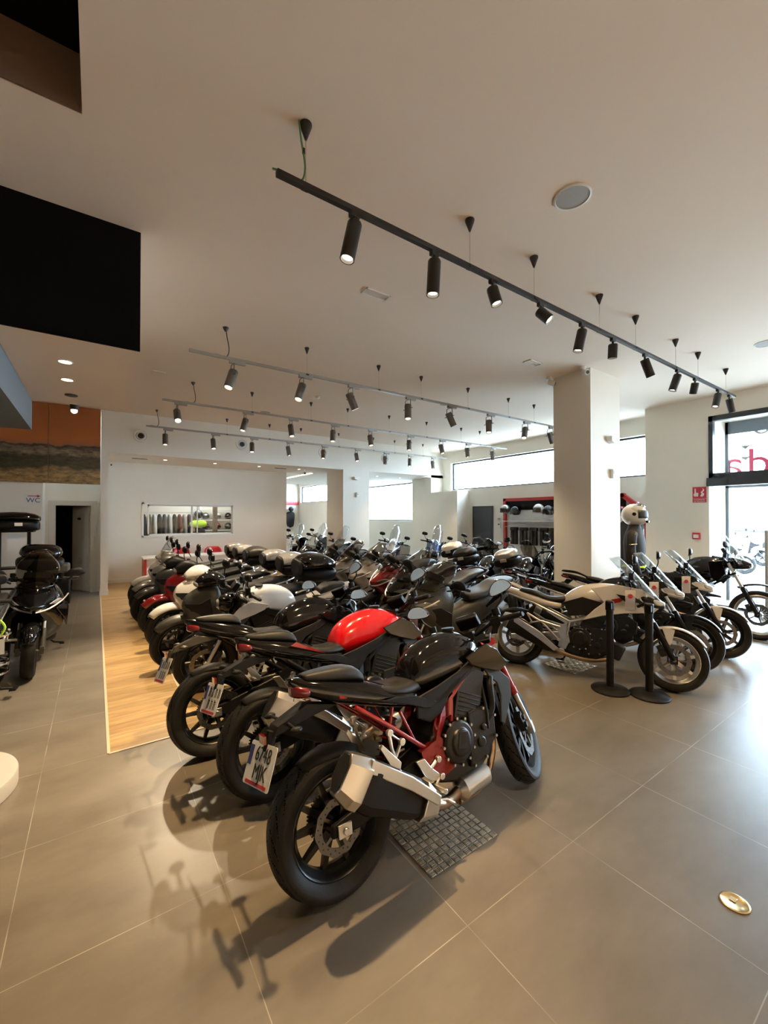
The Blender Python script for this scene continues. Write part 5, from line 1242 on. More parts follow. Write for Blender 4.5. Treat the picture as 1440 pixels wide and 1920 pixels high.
# scooters with their noses to the wooden path
sc = [
 (5.31, 'graphite', scooter('city_scooter', 'dark grey scooter with round black top case, nearest of the scooter row by the path', rear_from_front(0.78, 5.30, 181, 1.34), 181, 'olive', 'gloss', case='gloss', steer=6, covercol='blkm', case_s=1.25)),
 (6.09, 'white', scooter('city_scooter', 'scooter with white front fender and white top case, second of the scooter row', rear_from_front(0.80, 6.08, 181, 1.34), 181, 'pearl', 'pearl', case='white', steer=5, covercol='blkm')),
 (6.8, 'red', scooter('city_scooter', 'red scooter in the row by the wooden path', rear_from_front(0.78, 6.80, 180, 1.34), 180, 'darkred', 'blk', case='red', steer=4, covercol='blkm')),
 (7.6, 'grey', scooter('city_scooter', 'grey scooter just beyond the red scooter', rear_from_front(0.74, 7.60, 180, 1.34), 180, 'greyp', 'blk', case='olive', steer=4, covercol='olive')),
 (8.35, 'silver', scooter('city_scooter', 'silver grey scooter, second from the red office desk', rear_from_front(0.76, 8.35, 180, 1.34), 180, 'silver', 'silver', case='white', steer=4, covercol='olive')),
 (9.05, 'white', scooter('city_scooter', 'white scooter at the far end of the row, beside the red desk', rear_from_front(0.78, 9.05, 180, 1.34), 180, 'pearl', 'pearl', case='white', steer=4, screen='screen', covercol='olive'))]
# second row
D1 = maxi('maxi_scooter', 'large matt dark grey maxi scooter in the middle, behind the red fuel tank', rear_from_front(2.85, 3.76, 184, 1.52), 184, 'olive', 'blkm', screen='smoke', steer=12, tall=0.05)
D2 = maxi('maxi_scooter', 'glossy black maxi scooter with smoked screen right of the red faired one', rear_from_front(3.15, 4.55, 184, 1.52), 184, 'gloss', 'blkm', screen='smoke', steer=6)
D3 = maxi('maxi_scooter', 'dark red faired maxi scooter in the second row', rear_from_front(3.45, 5.40, 183, 1.52), 183, 'darkred', 'blkm', screen='smoke', steer=6)
D4 = maxi('maxi_scooter', 'pearl white maxi scooter just beyond the red faired one', rear_from_front(3.55, 6.20, 182, 1.52), 182, 'pearl', 'blkm', screen='smoke', steer=5)
D5 = maxi('maxi_scooter', 'silver maxi scooter in the second row, second beyond the red one', rear_from_front(3.55, 6.95, 182, 1.52), 182, 'silver', 'blkm', screen='smoke', steer=5)
D6 = maxi('maxi_scooter', 'black maxi scooter in front of the middle column', rear_from_front(3.60, 7.75, 182, 1.52), 182, 'gloss', 'blkm', screen='smoke', steer=5)
D7 = maxi('maxi_scooter', 'black maxi scooter with tall clear screen at the left end of the second row', rear_from_front(3.50, 8.65, 182, 1.52), 182, 'gloss', 'blkm', screen='screen', steer=5, tall=0.2)
# third row, tails with top cases towards the viewer
T1 = crossover('touring_motorcycle', 'black motorcycle with a grey lidded top case left of the near column', (5.70, 4.25), 20, 'gloss', 'gloss', case='silver', steer=4, screen='smoke')
T2 = crossover('touring_motorcycle', 'black motorcycle with a square black top case', (5.38, 4.87), 20, 'gloss', 'gloss', case='blk', steer=4, screen='smoke')
T3 = maxi('maxi_scooter', 'scooter with white lidded top case beyond the black maxi scooters', (6.05, 5.75), 20, 'blkm', 'blkm', case='white', steer=0, screen='screen')
naked('roadster_motorcycle', 'small motorcycle with upright bars against the low wall', (8.6, 8.3), 225, 'whitep', 'gloss', None, 'blk', hornet=False, wb=1.36)
# tourers under the far window
F1 = crossover('touring_motorcycle', 'blue and white adventure motorcycle under the far white window, left one', rear_from_front(6.2, 8.85, 232, 1.53), 232, 'bluep', 'whitep', tall=0.12, steer=0)
F2 = crossover('touring_motorcycle', 'blue adventure motorcycle under the far white window, right one', rear_from_front(7.1, 8.15, 232, 1.53), 232, 'bluep', 'bluep', tall=0.12, steer=0)
F3 = crossover('touring_motorcycle', 'silver motorcycle with pale screen before the middle column', rear_from_front(4.9, 9.6, 215, 1.53), 215, 'silver', 'silver', tall=0.1, steer=0)
F4 = crossover('touring_motorcycle', 'dark adventure motorcycle with pale fairing seen through the passage', rear_from_front(5.1, 12.7, 235, 1.53), 235, 'gloss', 'pearl', tall=0.12, steer=0)
F5 = maxi('maxi_scooter', 'grey scooter with clear screen at the left edge of the passage', rear_from_front(5.15, 14.2, 250, 1.52), 250, 'silver', 'blkm', screen='screen', steer=0)
F6 = crossover('touring_motorcycle', 'black adventure motorcycle in the passage beside the column', rear_from_front(5.9, 12.6, 235, 1.53), 235, 'gloss', 'gloss', tall=0.12, steer=0)
# machines before the helmet display
H1 = scooter('city_scooter', 'black scooter below the hanging helmets', rear_from_front(8.1, 5.5, 190, 1.34), 190, 'gloss', 'gloss', case=None, screen=None)
H2 = scooter('city_scooter', 'silver grey scooter below the helmets by the near column', rear_from_front(7.7, 4.75, 188, 1.34), 188, 'silver', 'silver', case=None, screen='smoke')
# right hand group of four
def hd(rear, front): return math.degrees(math.atan2(front[1]-rear[1], front[0]-rear[0]))
N1 = crossover('crossover_motorcycle', 'white crossover motorcycle with pale wheels behind the two barrier posts', (4.10, 3.15), hd((4.10, 3.15), (4.70, 1.76)), 'pearl', 'gloss', rim='rimsil', steer=6, fender_m='pearl')
N2 = crossover('crossover_motorcycle', 'black and silver crossover motorcycle, second from the white one with posts', (4.86, 3.24), hd((4.86, 3.24), (5.48, 1.85)), 'gloss', 'silver', steer=6, fender_m='gloss')
N3 = crossover('crossover_motorcycle', 'black and white crossover motorcycle with white front fender, third in the right group', (5.68, 3.21), hd((5.68, 3.21), (6.30, 1.82)), 'gloss', 'pearl', steer=6, fender_m='pearl')
N4 = crossover('adventure_motorcycle', 'black adventure motorcycle with tall clear screen and wire wheels, nearest the street door', (7.60, 3.32), -88, 'gloss', 'gloss', rim='steel', steer=4, dirt=True, tall=0.12)
# left edge
E1 = maxi('touring_scooter', 'large glossy black touring machine facing the viewer left of the wooden path', rear_from_front(-0.60, 5.85, 274, 1.52), 274, 'gloss', 'gloss', screen='smoke', case='gloss', steer=-2, tall=0.14, lean=4, case_s=1.3, fw=1.3)
E2 = crossover('touring_motorcycle', 'motorcycle cut off by the left edge of the photo, steel crash bars showing', rear_from_front(-1.10, 4.28, 262, 1.53), 262, 'greyp', 'blkm', steer=0, lean=2)
cb = MB()
for zz in (0.42, 0.50, 0.74):
    cb.tube([(1.05, 0.16, zz+0.10), (1.12, 0.34, zz+0.02), (0.90, 0.38, zz), (0.75, 0.22, zz)], 0.011, 8, sm=5)
cb.build('crash_bar', M['chrome'], E2.t)

def on_bike(Bk, p):
    Mx = Matrix.Translation(Bk.t.location) @ Bk.t.rotation_euler.to_matrix().to_4x4()
    return Mx @ (Bk.S @ Vector(p))
p = on_bike(A, (A.barc.x+0.02, -0.17, A.barc.z+0.03)); price_tag('clear price tag hanging from the bar of the nearest black motorcycle', p, -0.5, 0.17, 0.085)
p = on_bike(B2, (B2.barc.x+0.02, -0.20, B2.barc.z+0.03)); price_tag('clear price tag hanging from the bar behind the red fuel tank', p, -1.1, 0.17, 0.075)
for Bk, lb in ((N1, 'white crossover motorcycle'), (N2, 'black and silver crossover motorcycle'), (N3, 'black and white crossover motorcycle')):
    p = on_bike(Bk, (Bk.barc.x-0.01, -0.30, Bk.barc.z+0.03)); price_tag('clear price tag hanging from the bar of the ' + lb, p, -0.75, 0.21, 0.10)
t = thing('lanyard_tag', 'lime green lanyard with a tag hanging at the left edge of the photo', 'tag', (-0.62, 4.42, 0.80))
MB().tube([(0, 0, 0.12), (0.03, 0, 0.06), (0, 0, 0), (-0.03, 0, 0.06), (0, 0, 0.12)], 0.008, 8, sm=4).build('lanyard', M['lime'], t)
MB().box((0, -0.01, -0.09), (0.06, 0.003, 0.12)).build('card', M['plate'], t)

# ================================================================ FLOOR ITEMS
def plate_mat():
    m = bpy.data.materials.new('checker_plate'); m.use_nodes = True
    b = m.node_tree.nodes['Principled BSDF']; b.inputs['Base Color'].default_value = (0.75, 0.68, 0.55, 1); b.inputs['Metallic'].default_value = 0.8; b.inputs['Roughness'].default_value = 0.30
    return m
PM = plate_mat()
def checker(x0, x1, y0, y1, lab, rz=0):
    cx, cy = (x0+x1)/2, (y0+y1)/2; sx_, sy_ = (x1-x0)/2, (y1-y0)/2
    t = thing('checker_plate', lab, 'metal plate', (cx, cy, 0), rz)
    MB().bx(-sx_, sx_, -sy_, sy_, 0, 0.003).build('sheet', mat('dull_plate_metal', (0.20, 0.19, 0.17), 0.55, 0.7), t, smooth=False)
    r = MB(); s = 0.040; i = 0; y = -sy_+s/2
    while y < sy_:
        x = -sx_+s/2; j = 0
        while x < sx_:
            hor = (i+j) % 2 == 0
            for k in (-1.5, -0.5, 0.5, 1.5):
                o = k*0.0085; a, b_ = (0.015, 0.0025)
                if hor: q = (a, b_); c_ = (x, y+o)
                else: q = (b_, a); c_ = (x+o, y)
                r.box((c_[0], c_[1], 0.0042), (q[0]*2, q[1]*2, 0.0024), None, 0.75)
            x += s; j += 1
        y += s; i += 1
    r.build('raised_bars', PM, t, smooth=False)
checker(1.33, 1.81, 1.51, 1.93, 'square chequer plate on the floor under the nearest black motorcycle')
x, y = 4.55, 2.75
checker(x-0.22, x+0.24, y-0.20, y+0.20, 'chequer plate on the floor under the white crossover motorcycle')
t = thing('floor_socket', 'oval brass floor socket cover in the tiles at the lower right', 'floor socket', (1.361*H, 0.369*H, 0))
MB().lathe([(0, 0.056), (0.004, 0.056), (0.006, 0.050), (0.003, 0.046), (0.003, 0.001)], (0,0,0), 'z', 36).build('cover', M['brass'], t)
MB().box((0.012, 0.008, 0.0045), (0.03, 0.024, 0.003)).build('flap', M['brass'], t, bevel=0.001)
tag(MB().bx(7.55, 8.5, 1.15, 1.85, 0, 0.006).build('door_mat', mat('grey_mat', (0.16, 0.16, 0.155), 0.9, bump=0.5), None, smooth=False), 'grey mat inside the street door at the right edge', 'mat')
# plinth at lower left
t = thing('round_plinth', 'low round white display plinth cut by the left edge', 'plinth', (-0.86, 3.60, 0))
MB().lathe([(0, 0.445), (0.004, 0.45), (0.088, 0.45), (0.098, 0.445), (0.10, 0.43), (0.10, 0.001)], (0,0,0), 'z', 72).build('disc', mat('plinth_white', (0.55, 0.53, 0.50), 0.5), t)

def post(x, y, lab):
    t = thing('barrier_post', lab, 'barrier post', (x, y, 0))
    MB().lathe([(0, 0.172), (0.012, 0.175), (0.022, 0.165), (0.040, 0.07), (0.048, 0.04), (0.048, 0.001)], (0,0,0), 'z', 48).build('base', M['blkm'], t)
    MB().lathe([(0.04, 0.034), (0.80, 0.034)], (0,0,0), 'z', 28).build('pole', M['blkm'], t)
    MB().lathe([(0.80, 0.036), (0.803, 0.040), (0.885, 0.040), (0.892, 0.034), (0.892, 0.001)], (0,0,0), 'z', 28).box((-0.036, -0.02, 0.85), (0.022, 0.035, 0.055)).build('belt_cassette', M['blk'], t)
post(4.23, 2.12, 'black barrier post, the left one of the two before the white motorcycle')
post(4.41, 1.836, 'black barrier post, the right one of the two before the front wheel')
t = thing('door_post', 'tall silver post with black foot inside the street door', 'post', (9.35, 2.06, 0))
MB().bx(-0.06, 0.06, -0.09, 0.09, 0, 0.19).build('foot', M['darkframe'], t, bevel=0.01)
MB().cyl((0, 0, 0.84), 0.028, 1.32, 'z', 16).build('tube', M['railgrey'], t)

# mannequin in riding gear with a white helmet
def helmet(t, c, rz, shell, visor='smoke', s=1.0, name='helmet', open_face=False, visor_up=False):
    R = Matrix.Translation(c) @ Matrix.Rotation(rz, 4, 'Z') @ Matrix.Scale(s, 4)
    b = MB().sphere((0, 0, 0), 0.135, 1.08, 0.93, 1.0, 32, 22)
    if not open_face:
        nv = []
        for p in b.v:
            x, y, z = p
            if x > 0 and z < -0.03: x *= 1 + 0.22*min(1, (-0.03-z)/0.06)
            nv.append(Vector((x, y*(1.0 if z > -0.09 else 0.96), max(z*1.02, -0.128))))
        b.v = nv
    else: b.v = [Vector((p.x, p.y, max(p.z, -0.06 if p.x > 0.02 else -0.11))) for p in b.v]
    o = b.xf(R).build(name, M[shell], t)
    if not open_face:
        rows = []
        for zz in (-0.042, -0.015, 0.015, 0.042, 0.060):
            k_ = math.sqrt(1-(zz/0.135)**2); bx_ = 1.04 if zz < -0.03 else 1.0
            rows.append([R @ Vector((0.1515*bx_*math.cos(a)*k_, 0.131*math.sin(a)*k_, zz)) for a in [(-1.15+2.3*k/14) for k in range(15)]])
        MB().loft(rows, caps=False, closed=False).build('visor_opening', M['ink'], o, solid=0.006)
        if visor_up:
            U = R @ Matrix.Rotation(-0.95, 4, 'Y')
            rows = [[U @ Vector((0.162*math.cos(a)*math.sqrt(max(0.1, 1-(zz/0.2)**2)), 0.142*math.sin(a), zz)) for a in [(-1.2+2.4*k/14) for k in range(15)]] for zz in (-0.045, -0.01, 0.03, 0.06)]
            MB().loft(rows, caps=False, closed=False).build('visor', M['screen'], o, solid=0.003)
        MB().box((0.145, 0, -0.085), (0.03, 0.10, 0.03)).xf(R).build('chin_vent', M['blk'], o, bevel=0.005)
        MB().box((0.06, 0.04, 0.122), (0.05, 0.02, 0.012)).box((0.06, -0.04, 0.122), (0.05, 0.02, 0.012)).xf(R).build('top_vent', M['blk'], o, bevel=0.004)
        MB().cyl((0.02, -0.128, 0.01), 0.022, 0.012).cyl((0.02, 0.128, 0.01), 0.022, 0.012).xf(R).build('visor_hinge', M['blk'], o)
    else:
        rows = [[R @ Vector((0.158*math.cos(a), 0.136*math.sin(a), zz)) for a in [(-1.2+2.4*k/14) for k in range(15)]] for zz in (-0.09, -0.05, 0.0, 0.04)]
        MB().loft(rows, caps=False, closed=False).build('visor', M['smoke'], o, solid=0.003)
    return o
mx_, my_ = 6.62, 2.95
t = thing('mannequin', 'black dress form standing under the riding jacket and white helmet by the column', 'mannequin', (mx_, my_, 0))
MB().cyl((0, 0, 0.01), 0.19, 0.02, 'z', 32).cyl((0, 0, 0.5), 0.02, 0.98, 'z', 12).build('stand', M['darkframe'], t)
MB().loft([ring(0, 0, 0.1, 0.1)][:0] or [[Vector((rx*math.cos(2*PI*k/20), ry*math.sin(2*PI*k/20), z)) for k in range(20)] for (z, rx, ry) in ((0.95, 0.11, 0.15), (1.05, 0.10, 0.14), (1.25, 0.10, 0.15), (1.45, 0.10, 0.19), (1.52, 0.07, 0.12), (1.58, 0.055, 0.055), (1.75, 0.055, 0.055))]).build('torso', M['lampblack'], t, sub=1)
def jacket(t, c0=(0, 0, 0)):
    o = MB().loft([[Vector((rx*math.cos(2*PI*k/24), ry*math.sin(2*PI*k/24), z)) for k in range(24)] for (z, rx, ry) in ((0.98, 0.145, 0.20), (1.06, 0.14, 0.19), (1.20, 0.14, 0.20), (1.34, 0.15, 0.235), (1.46, 0.135, 0.25), (1.53, 0.105, 0.17), (1.565, 0.085, 0.10), (1.63, 0.085, 0.09))]).build('torso_shell', M['cloth'], t, sub=1)
    for sd in (-1, 1):
        MB().tube([(0, sd*0.19, 1.50), (-0.01, sd*0.25, 1.42), (-0.01, sd*0.285, 1.22), (0.04, sd*0.29, 1.02), (0.08, sd*0.28, 0.90)], [0.065, 0.07, 0.062, 0.055, 0.045], 16, sm=4).build('sleeve', M['cloth'], t, sub=1)
        # glove: palm and curled fingers
        g = MB().sphere((0.10, sd*0.28, 0.84), 0.042, 1.1, 0.7, 1.3)
        for k in range(4): g.tube([(0.085+k*0.018, sd*0.28, 0.80), (0.09+k*0.018, sd*0.272, 0.765), (0.095+k*0.018, sd*0.255, 0.745 + (0.01 if k in (0, 3) else 0))], (0.011, 0.009), 8)
        g.tube([(0.13, sd*0.27, 0.84), (0.155, sd*0.25, 0.81), (0.15, sd*0.24, 0.785)], (0.012, 0.009), 8)
        g.build('glove', M['blk'], t)
    MB().box((0.0, 0, 1.0), (0.30, 0.404, 0.018)).build('hem_band', M['lime'], t, bevel=0.06)
    MB().prism([(-0.02, 1.49), (0.05, 1.49), (0.015, 1.44)], -0.272, -0.262).build('shoulder_patch', M['lime'], t)
    MB().tube([(-0.07, -0.27, 1.33), (0.0, -0.345, 1.335), (0.06, -0.30, 1.34)], 0.008, 6, sm=3).build('reflective_strip', M['alu'], t)
    MB().rod((0.146, 0, 1.02), (0.115, 0, 1.55), 0.005).build('zip', M['steel'], t)
j = thing('riding_jacket', 'black riding jacket with small lime marks worn by the dress form', 'jacket', (mx_, my_, 0)); jacket(j); j.rotation_euler = (0, 0, -1.25); t.rotation_euler = (0, 0, -1.25)
h = thing('full_face_helmet', 'white full face helmet with raised clear visor on the dress form', 'helmet', (mx_, my_, 1.76)); helmet(h, (0, 0, 0), -1.30, 'whitep', s=1.18, visor_up=True, name='shell')

# desk, chairs
dx_, dy_ = 0.54*H, 6.44*H; dw = 1.18*H; dd_ = 0.42*H
t = thing('reception_desk', 'office desk with white top and red side panels', 'desk', (dx_, dy_, 0))
MB().bx(-0.02, dw, -0.02, dd_, 0.72, 0.755).build('desk_top', M['white'], t, smooth=False, bevel=0.003)
MB().bx(0, 0.04, 0, dd_-0.02, 0, 0.72).build('side_panel', M['shopred'], t, smooth=False)
MB().bx(dw-0.06, dw-0.02, 0, dd_-0.02, 0, 0.72).build('side_panel', M['shopred'], t, smooth=False)
MB().bx(0.04, dw-0.06, 0.06, 0.09, 0.30, 0.72).build('modesty_panel', M['white'], t, smooth=False)
MB().bx(0.04, dw-0.06, 0.10, 0.12, 0.0, 0.30).build('lower_panel', M['shopred'], t, smooth=False)
def chair(x, y, rz, lab):
    t = thing('shell_chair', lab, 'chair', (x, y, 0), rz, 'red chairs around the desk')
    rows = []
    for i in range(13):
        u = i/12
        if u < 0.5: px_, pz = 0.22 - u*0.80, 0.46 - 0.03*math.sin(u*2*PI)
        else: px_, pz = -0.18 - (u-0.5)*0.18, 0.46 + (u-0.5)*0.86
        wv = 0.23 if u < 0.85 else 0.23*(1-((u-0.85)/0.15)**2*0.35)
        rows.append([Vector((px_ + 0.05*v*v*(1 if u > 0.5 else 0), v*wv, pz + 0.05*v*v*(1 if u < 0.5 else 0))) for v in [k/4-1 for k in range(9)]])
    MB().loft(rows, caps=False, closed=False).build('seat_shell', M['chairred'], t, solid=0.012)
    for sx_ in (-1, 1):
        for sy_ in (-1, 1): MB().tube([(sx_*0.10, sy_*0.12, 0.44), (sx_*0.20, sy_*0.22, 0)], 0.012, 8).build('leg', M['chrome'], t)
chair(at_y(342, 6.95*H), 6.95*H, -PI/2, 'red shell chair behind the desk, the left one')
chair(at_y(403, 6.98*H), 6.98*H, -PI/2, 'red shell chair behind the desk, the right one')
xx = at_y(462, 6.9*H)
chair(xx, 6.9*H, PI/2, 'red chair at the right end of the desk by the back wall')

# service window: frame, sliding sashes, and the lit clothing store behind it
w_ = wx1-wx0; hh = wz1-wz0
f = MB(); t_ = 0.045
f.bx(wx0, wx1, YB-0.02, YB+0.08, wz0, wz0+t_); f.bx(wx0, wx1, YB-0.02, YB+0.08, wz1-t_, wz1); f.bx(wx0, wx0+t_, YB-0.02, YB+0.08, wz0, wz1); f.bx(wx1-t_*0.5, wx1, YB-0.02, YB+0.08, wz0, wz1)
wo = struct('window_5', f, M['white'])
for (a, b_, yy) in ((wx0+0.13, wx0+1.40, 0.02), (wx0+1.22, wx1-0.03, 0.045)):
    s_ = MB(); q = 0.045
    s_.bx(a, b_, YB+yy, YB+yy+0.02, wz0+t_, wz0+t_+q).bx(a, b_, YB+yy, YB+yy+0.02, wz1-t_-q, wz1-t_).bx(a, a+q, YB+yy, YB+yy+0.02, wz0+t_, wz1-t_).bx(b_-q*0.6, b_, YB+yy, YB+yy+0.02, wz0+t_, wz1-t_)
    so = s_.build('sash', M['white'], wo, smooth=False)
    MB().bx(a+q, b_-q*0.6, YB+yy+0.008, YB+yy+0.013, wz0+t_+q, wz1-t_-q).build('pane', M['pane'], so)
RX0, RX1, RY1 = 0.2*H, 2.91*H, YB+2.3
rm = MB(); rm.bx(RX0, RX1, RY1, RY1+0.05, 0, 2.8); rm.bx(RX0-0.05, RX0, YB+0.14, RY1, 0, 2.8); rm.bx(RX1-0.08, RX1, YB+0.14, YE, 0, SZ); rm.bx(RX0, RX1-0.08, YB+0.14, RY1, 2.8, 2.85)
struct('wall_store', rm, M['wall'])
ld = bpy.data.lights.new('store_light', 'AREA'); ld.energy = 34; ld.size = 1.6; ld.color = (0.88, 0.96, 1.0)
t = thing('ceiling_lamp', 'lit square ceiling lamp of the clothing store behind the service window', 'lamp', ((RX0+RX1)/2, YB+0.9, 2.79))
MB().bx(-0.8, 0.8, -0.3, 0.3, -0.03, 0).build('diffuser', M['glowdim'], t, smooth=False)
lo = bpy.data.objects.new('store_light', ld); C.objects.link(lo); lo.parent = t; lo.location = (0, 0, -0.05)
tag(MB().bx(RX0+0.3, RX0+2.4, RY1-0.5, RY1-0.46, 1.84, 1.87).bx(RX0+0.3, RX0+0.33, RY1-0.5, RY1-0.46, 0, 1.87).bx(RX0+2.37, RX0+2.4, RY1-0.5, RY1-0.46, 0, 1.87).build('clothes_rail', M['alu'], None, smooth=False), 'metal clothes rail behind the service window', 'clothes rail')
cols = [(0.02,0.02,0.025), (0.5,0.5,0.48), (0.30,0.03,0.03), (0.03,0.03,0.03), (0.09,0.08,0.07), (0.55,0.54,0.52), (0.02,0.02,0.02), (0.10,0.10,0.11), (0.40,0.40,0.38), (0.02,0.02,0.02), (0.08,0.02,0.02), (0.25,0.25,0.24), (0.02,0.02,0.03), (0.05,0.05,0.06)]
for i, cc_ in enumerate(cols):
    m_ = mat('garment_%s' % ('abcdefghijklmn'[i]), cc_, 0.8, bump=0.4, bscale=60)
    xg_ = RX0+0.42+i*0.142
    t = thing('hanging_jacket', 'jacket on the rail behind the service window, %s from the left' % (ORD + ['thirteenth', 'fourteenth'])[i], 'jacket', (xg_, RY1-0.48, 1.84), 0, 'jackets on the rail in the store')
    MB().loft([ring(0, -0.03-0, 0, 0.02)][:0] or [[Vector((rx*math.cos(2*PI*k/14), ry*math.sin(2*PI*k/14), z)) for k in range(14)] for (z, rx, ry) in ((-0.95, 0.062, 0.24), (-0.4, 0.068, 0.22), (-0.12, 0.06, 0.22), (-0.05, 0.04, 0.12), (-0.03, 0.03, 0.05))]).build('body_cloth', m_, t, sub=1)
    MB().tube([(0, -0.20, -0.12), (0.01, -0.25, -0.4), (0.02, -0.24, -0.68)], (0.05, 0.04), 8).build('sleeve', m_, t)
# right part: dummy with lime jacket, shelf with helmets
t = thing('dummy_torso', 'dummy in a black and lime jacket behind the service window', 'mannequin', (2.62, RY1-1.2, 0))
MB().loft([[Vector((rx*math.cos(2*PI*k/18), ry*math.sin(2*PI*k/18), z)) for k in range(18)] for (z, rx, ry) in ((0.95, 0.20, 0.13), (1.2, 0.20, 0.13), (1.38, 0.22, 0.14))]).build('lower_jacket', M['cloth'], t, sub=1)
MB().loft([[Vector((rx*math.cos(2*PI*k/18), ry*math.sin(2*PI*k/18), z)) for k in range(18)] for (z, rx, ry) in ((1.38, 0.222, 0.142), (1.50, 0.27, 0.145), (1.58, 0.24, 0.13), (1.62, 0.12, 0.10))]).build('lime_yoke', M['lime'], t, sub=1)
MB().cyl((0, 0, 0.5), 0.03, 0.95, 'z').build('stand', M['darkframe'], t)
h = thing('full_face_helmet', 'dark helmet on the lime dummy behind the service window', 'helmet', (2.62, RY1-1.2, 1.80)); helmet(h, (0,0,0), -PI/2, 'greyp', name='shell')
t = thing('display_shelf', 'white open shelf with helmets behind the service window', 'shelf', (3.35, RY1-0.4, 0))
for zz in (0.95, 1.28, 1.62, 1.98): MB().bx(-0.55, 0.55, -0.18, 0.18, zz-0.02, zz).build('shelf_board', M['white'], t, smooth=False)
MB().bx(-0.57, -0.55, -0.18, 0.18, 0, 2.2).bx(0.55, 0.57, -0.18, 0.18, 0, 2.2).build('upright', M['white'], t, smooth=False)
k = 0
for zz in (0.95, 1.28, 1.62):
    for i in range(3):
        h = thing('open_face_helmet', 'helmet on the shelf behind the service window, %s row, %s from the left' % (['bottom', 'middle', 'top'][k//3], ORD[i]), 'helmet', (3.35-0.36+i*0.36, RY1-0.42, zz+0.125), 0, 'helmets on the store shelf')
        helmet(h, (0,0,0), -PI/2, ['silver', 'gloss', 'whitep', 'greyp', 'darkred', 'gloss', 'silver', 'whitep', 'gloss'][k], s=0.9, open_face=True, name='shell'); k += 1
tag(MB().bx(2.93, 3.05, YB+0.5, YB+0.62, 0, 2.8).build('store_pillar', mat('brown_wood_post', (0.22, 0.16, 0.10), 0.6), None, smooth=False), 'brown post behind the service window', 'post')

# WC sign
wx_ = -1.07; t = thing('toilet_sign', 'white sign with WC and a red arrow on the wall by the open door', 'sign', (wx_, YW-0.004, 1.208*H))
MB().box((0, 0, 0), (0.30, 0.006, 0.20)).build('sign_board', M['paper'], t)
text_mesh('sign_text', 'WC', 0.13, mat('navy_ink', (0.03, 0.05, 0.20), 0.5), t, frame((0, -0.005, -0.035), (1, 0, 0), (0, 0, 1)))
MB().box((-0.01, -0.005, 0.055), (0.15, 0.003, 0.016)).add([(0.06, -0.005, 0.085), (0.06, -0.005, 0.025), (0.12, -0.005, 0.055)], [(0, 1, 2)]).build('arrow', M['redink'], t)
# case shelf at the left wall
t = thing('display_stand', 'tall dark display stand carrying a top case at the left edge', 'display stand', (-1.02, 8.3, 0))
MB().bx(-0.22, 0.22, 0.0, 0.25, 0, 0.03).bx(-0.19, -0.15, 0.05, 0.10, 0, 1.50).bx(0.15, 0.19, 0.05, 0.10, 0, 1.50).build('upright', M['blk'], t, smooth=False)
MB().bx(-0.24, 0.24, -0.12, 0.2, 1.50, 1.52).bx(-0.24, 0.24, -0.12, 0.2, 0.95, 0.97).build('shelf_board', M['blk'], t, smooth=False)
tag(MB().box((-0.98, 8.25, 1.34), (0.21, 0.003, 0.28)).build('notice_sheet', M['paper'], None), 'white paper sheet hanging below the top case at the left', 'paper')
t = thing('luggage_case', 'black luggage top case on the display stand at the left', 'top case', (-1.02, 8.3, 1.52))
body([(-0.30, 0.0, 0.14, 0.16, 3.5), (-0.2, 0, 0.16, 0.22, 3.5), (0.2, 0, 0.16, 0.22, 3.5), (0.30, 0, 0.14, 0.16, 3.5)], 'lower_shell', M['blk'], t)
body([(-0.31, 0.14, 0.22, 0.16, 3, 0.2), (-0.2, 0.15, 0.29, 0.21, 3, 0.2), (0.2, 0.15, 0.29, 0.21, 3, 0.2), (0.31, 0.14, 0.22, 0.16, 3, 0.2)], 'lid', M['gloss'], t)
MB().box((0.08, -0.225, 0.10), (0.09, 0.01, 0.05)).build('latch', M['plate'], t, bevel=0.003)
t = thing('storage_box', 'dark storage box on the floor by the open toilet door', 'box', (-0.62, 10.5, 0))
MB().bx(-0.20, 0.20, -0.2, 0.2, 0, 0.62).build('box_body', M['blkm'], t, bevel=0.03)
MB().bx(-0.19, 0.19, -0.19, 0.19, 0.62, 0.80).build('folded_goods', mat('olive_cloth', (0.16, 0.15, 0.11), 0.9), t, bevel=0.04)

# ---------------- helmet display on the street wall
yA, yB_ = 2.55*H, 4.91*H; zt = 1.295*H; xd = XR-0.02
t = thing('gear_display', 'red framed wall display for helmets and gear on the street wall', 'display', (xd, 0, 0))
def ybar(y0, y1, z0, z1, w=0.09):
    d = Vector((0, y1-y0, z1-z0)); L2 = d.length; a = math.atan2(d.z, d.y)
    return (Vector((-0.04, (y0+y1)/2, (z0+z1)/2)), (0.12, L2+w, w), Matrix.Rotation(a, 3, 'X'))
f = MB()
for args in ((yA+0.55, yB_, zt, zt), (yB_, yB_, 0.1, zt), (yA, yA+0.55, zt-0.45, zt), (yA, yA, 0.1, zt-0.45)):
    f.box(*ybar(*args))
f.build('red_frame', M['shopred'], t, smooth=False)
MB().bx(-0.03, 0, yA+0.5, yB_-0.04, zt-0.32, zt-0.03).build('dark_header', M['blkm'], t, smooth=False)
MB().bx(-0.02, 0, yA+0.04, yB_-0.04, 0.15, zt-0.32).build('back_panel', M['white'], t, smooth=False)
MB().bx(-0.30, 0, yA+0.1, yB_-0.1, 1.58, 1.60).build('shelf_board', M['white'], t, smooth=False)
MB().rod((-0.2, yA+0.1, 1.42), (-0.2, yB_-0.1, 1.42), 0.012).build('hanging_rail', M['steel'], t)
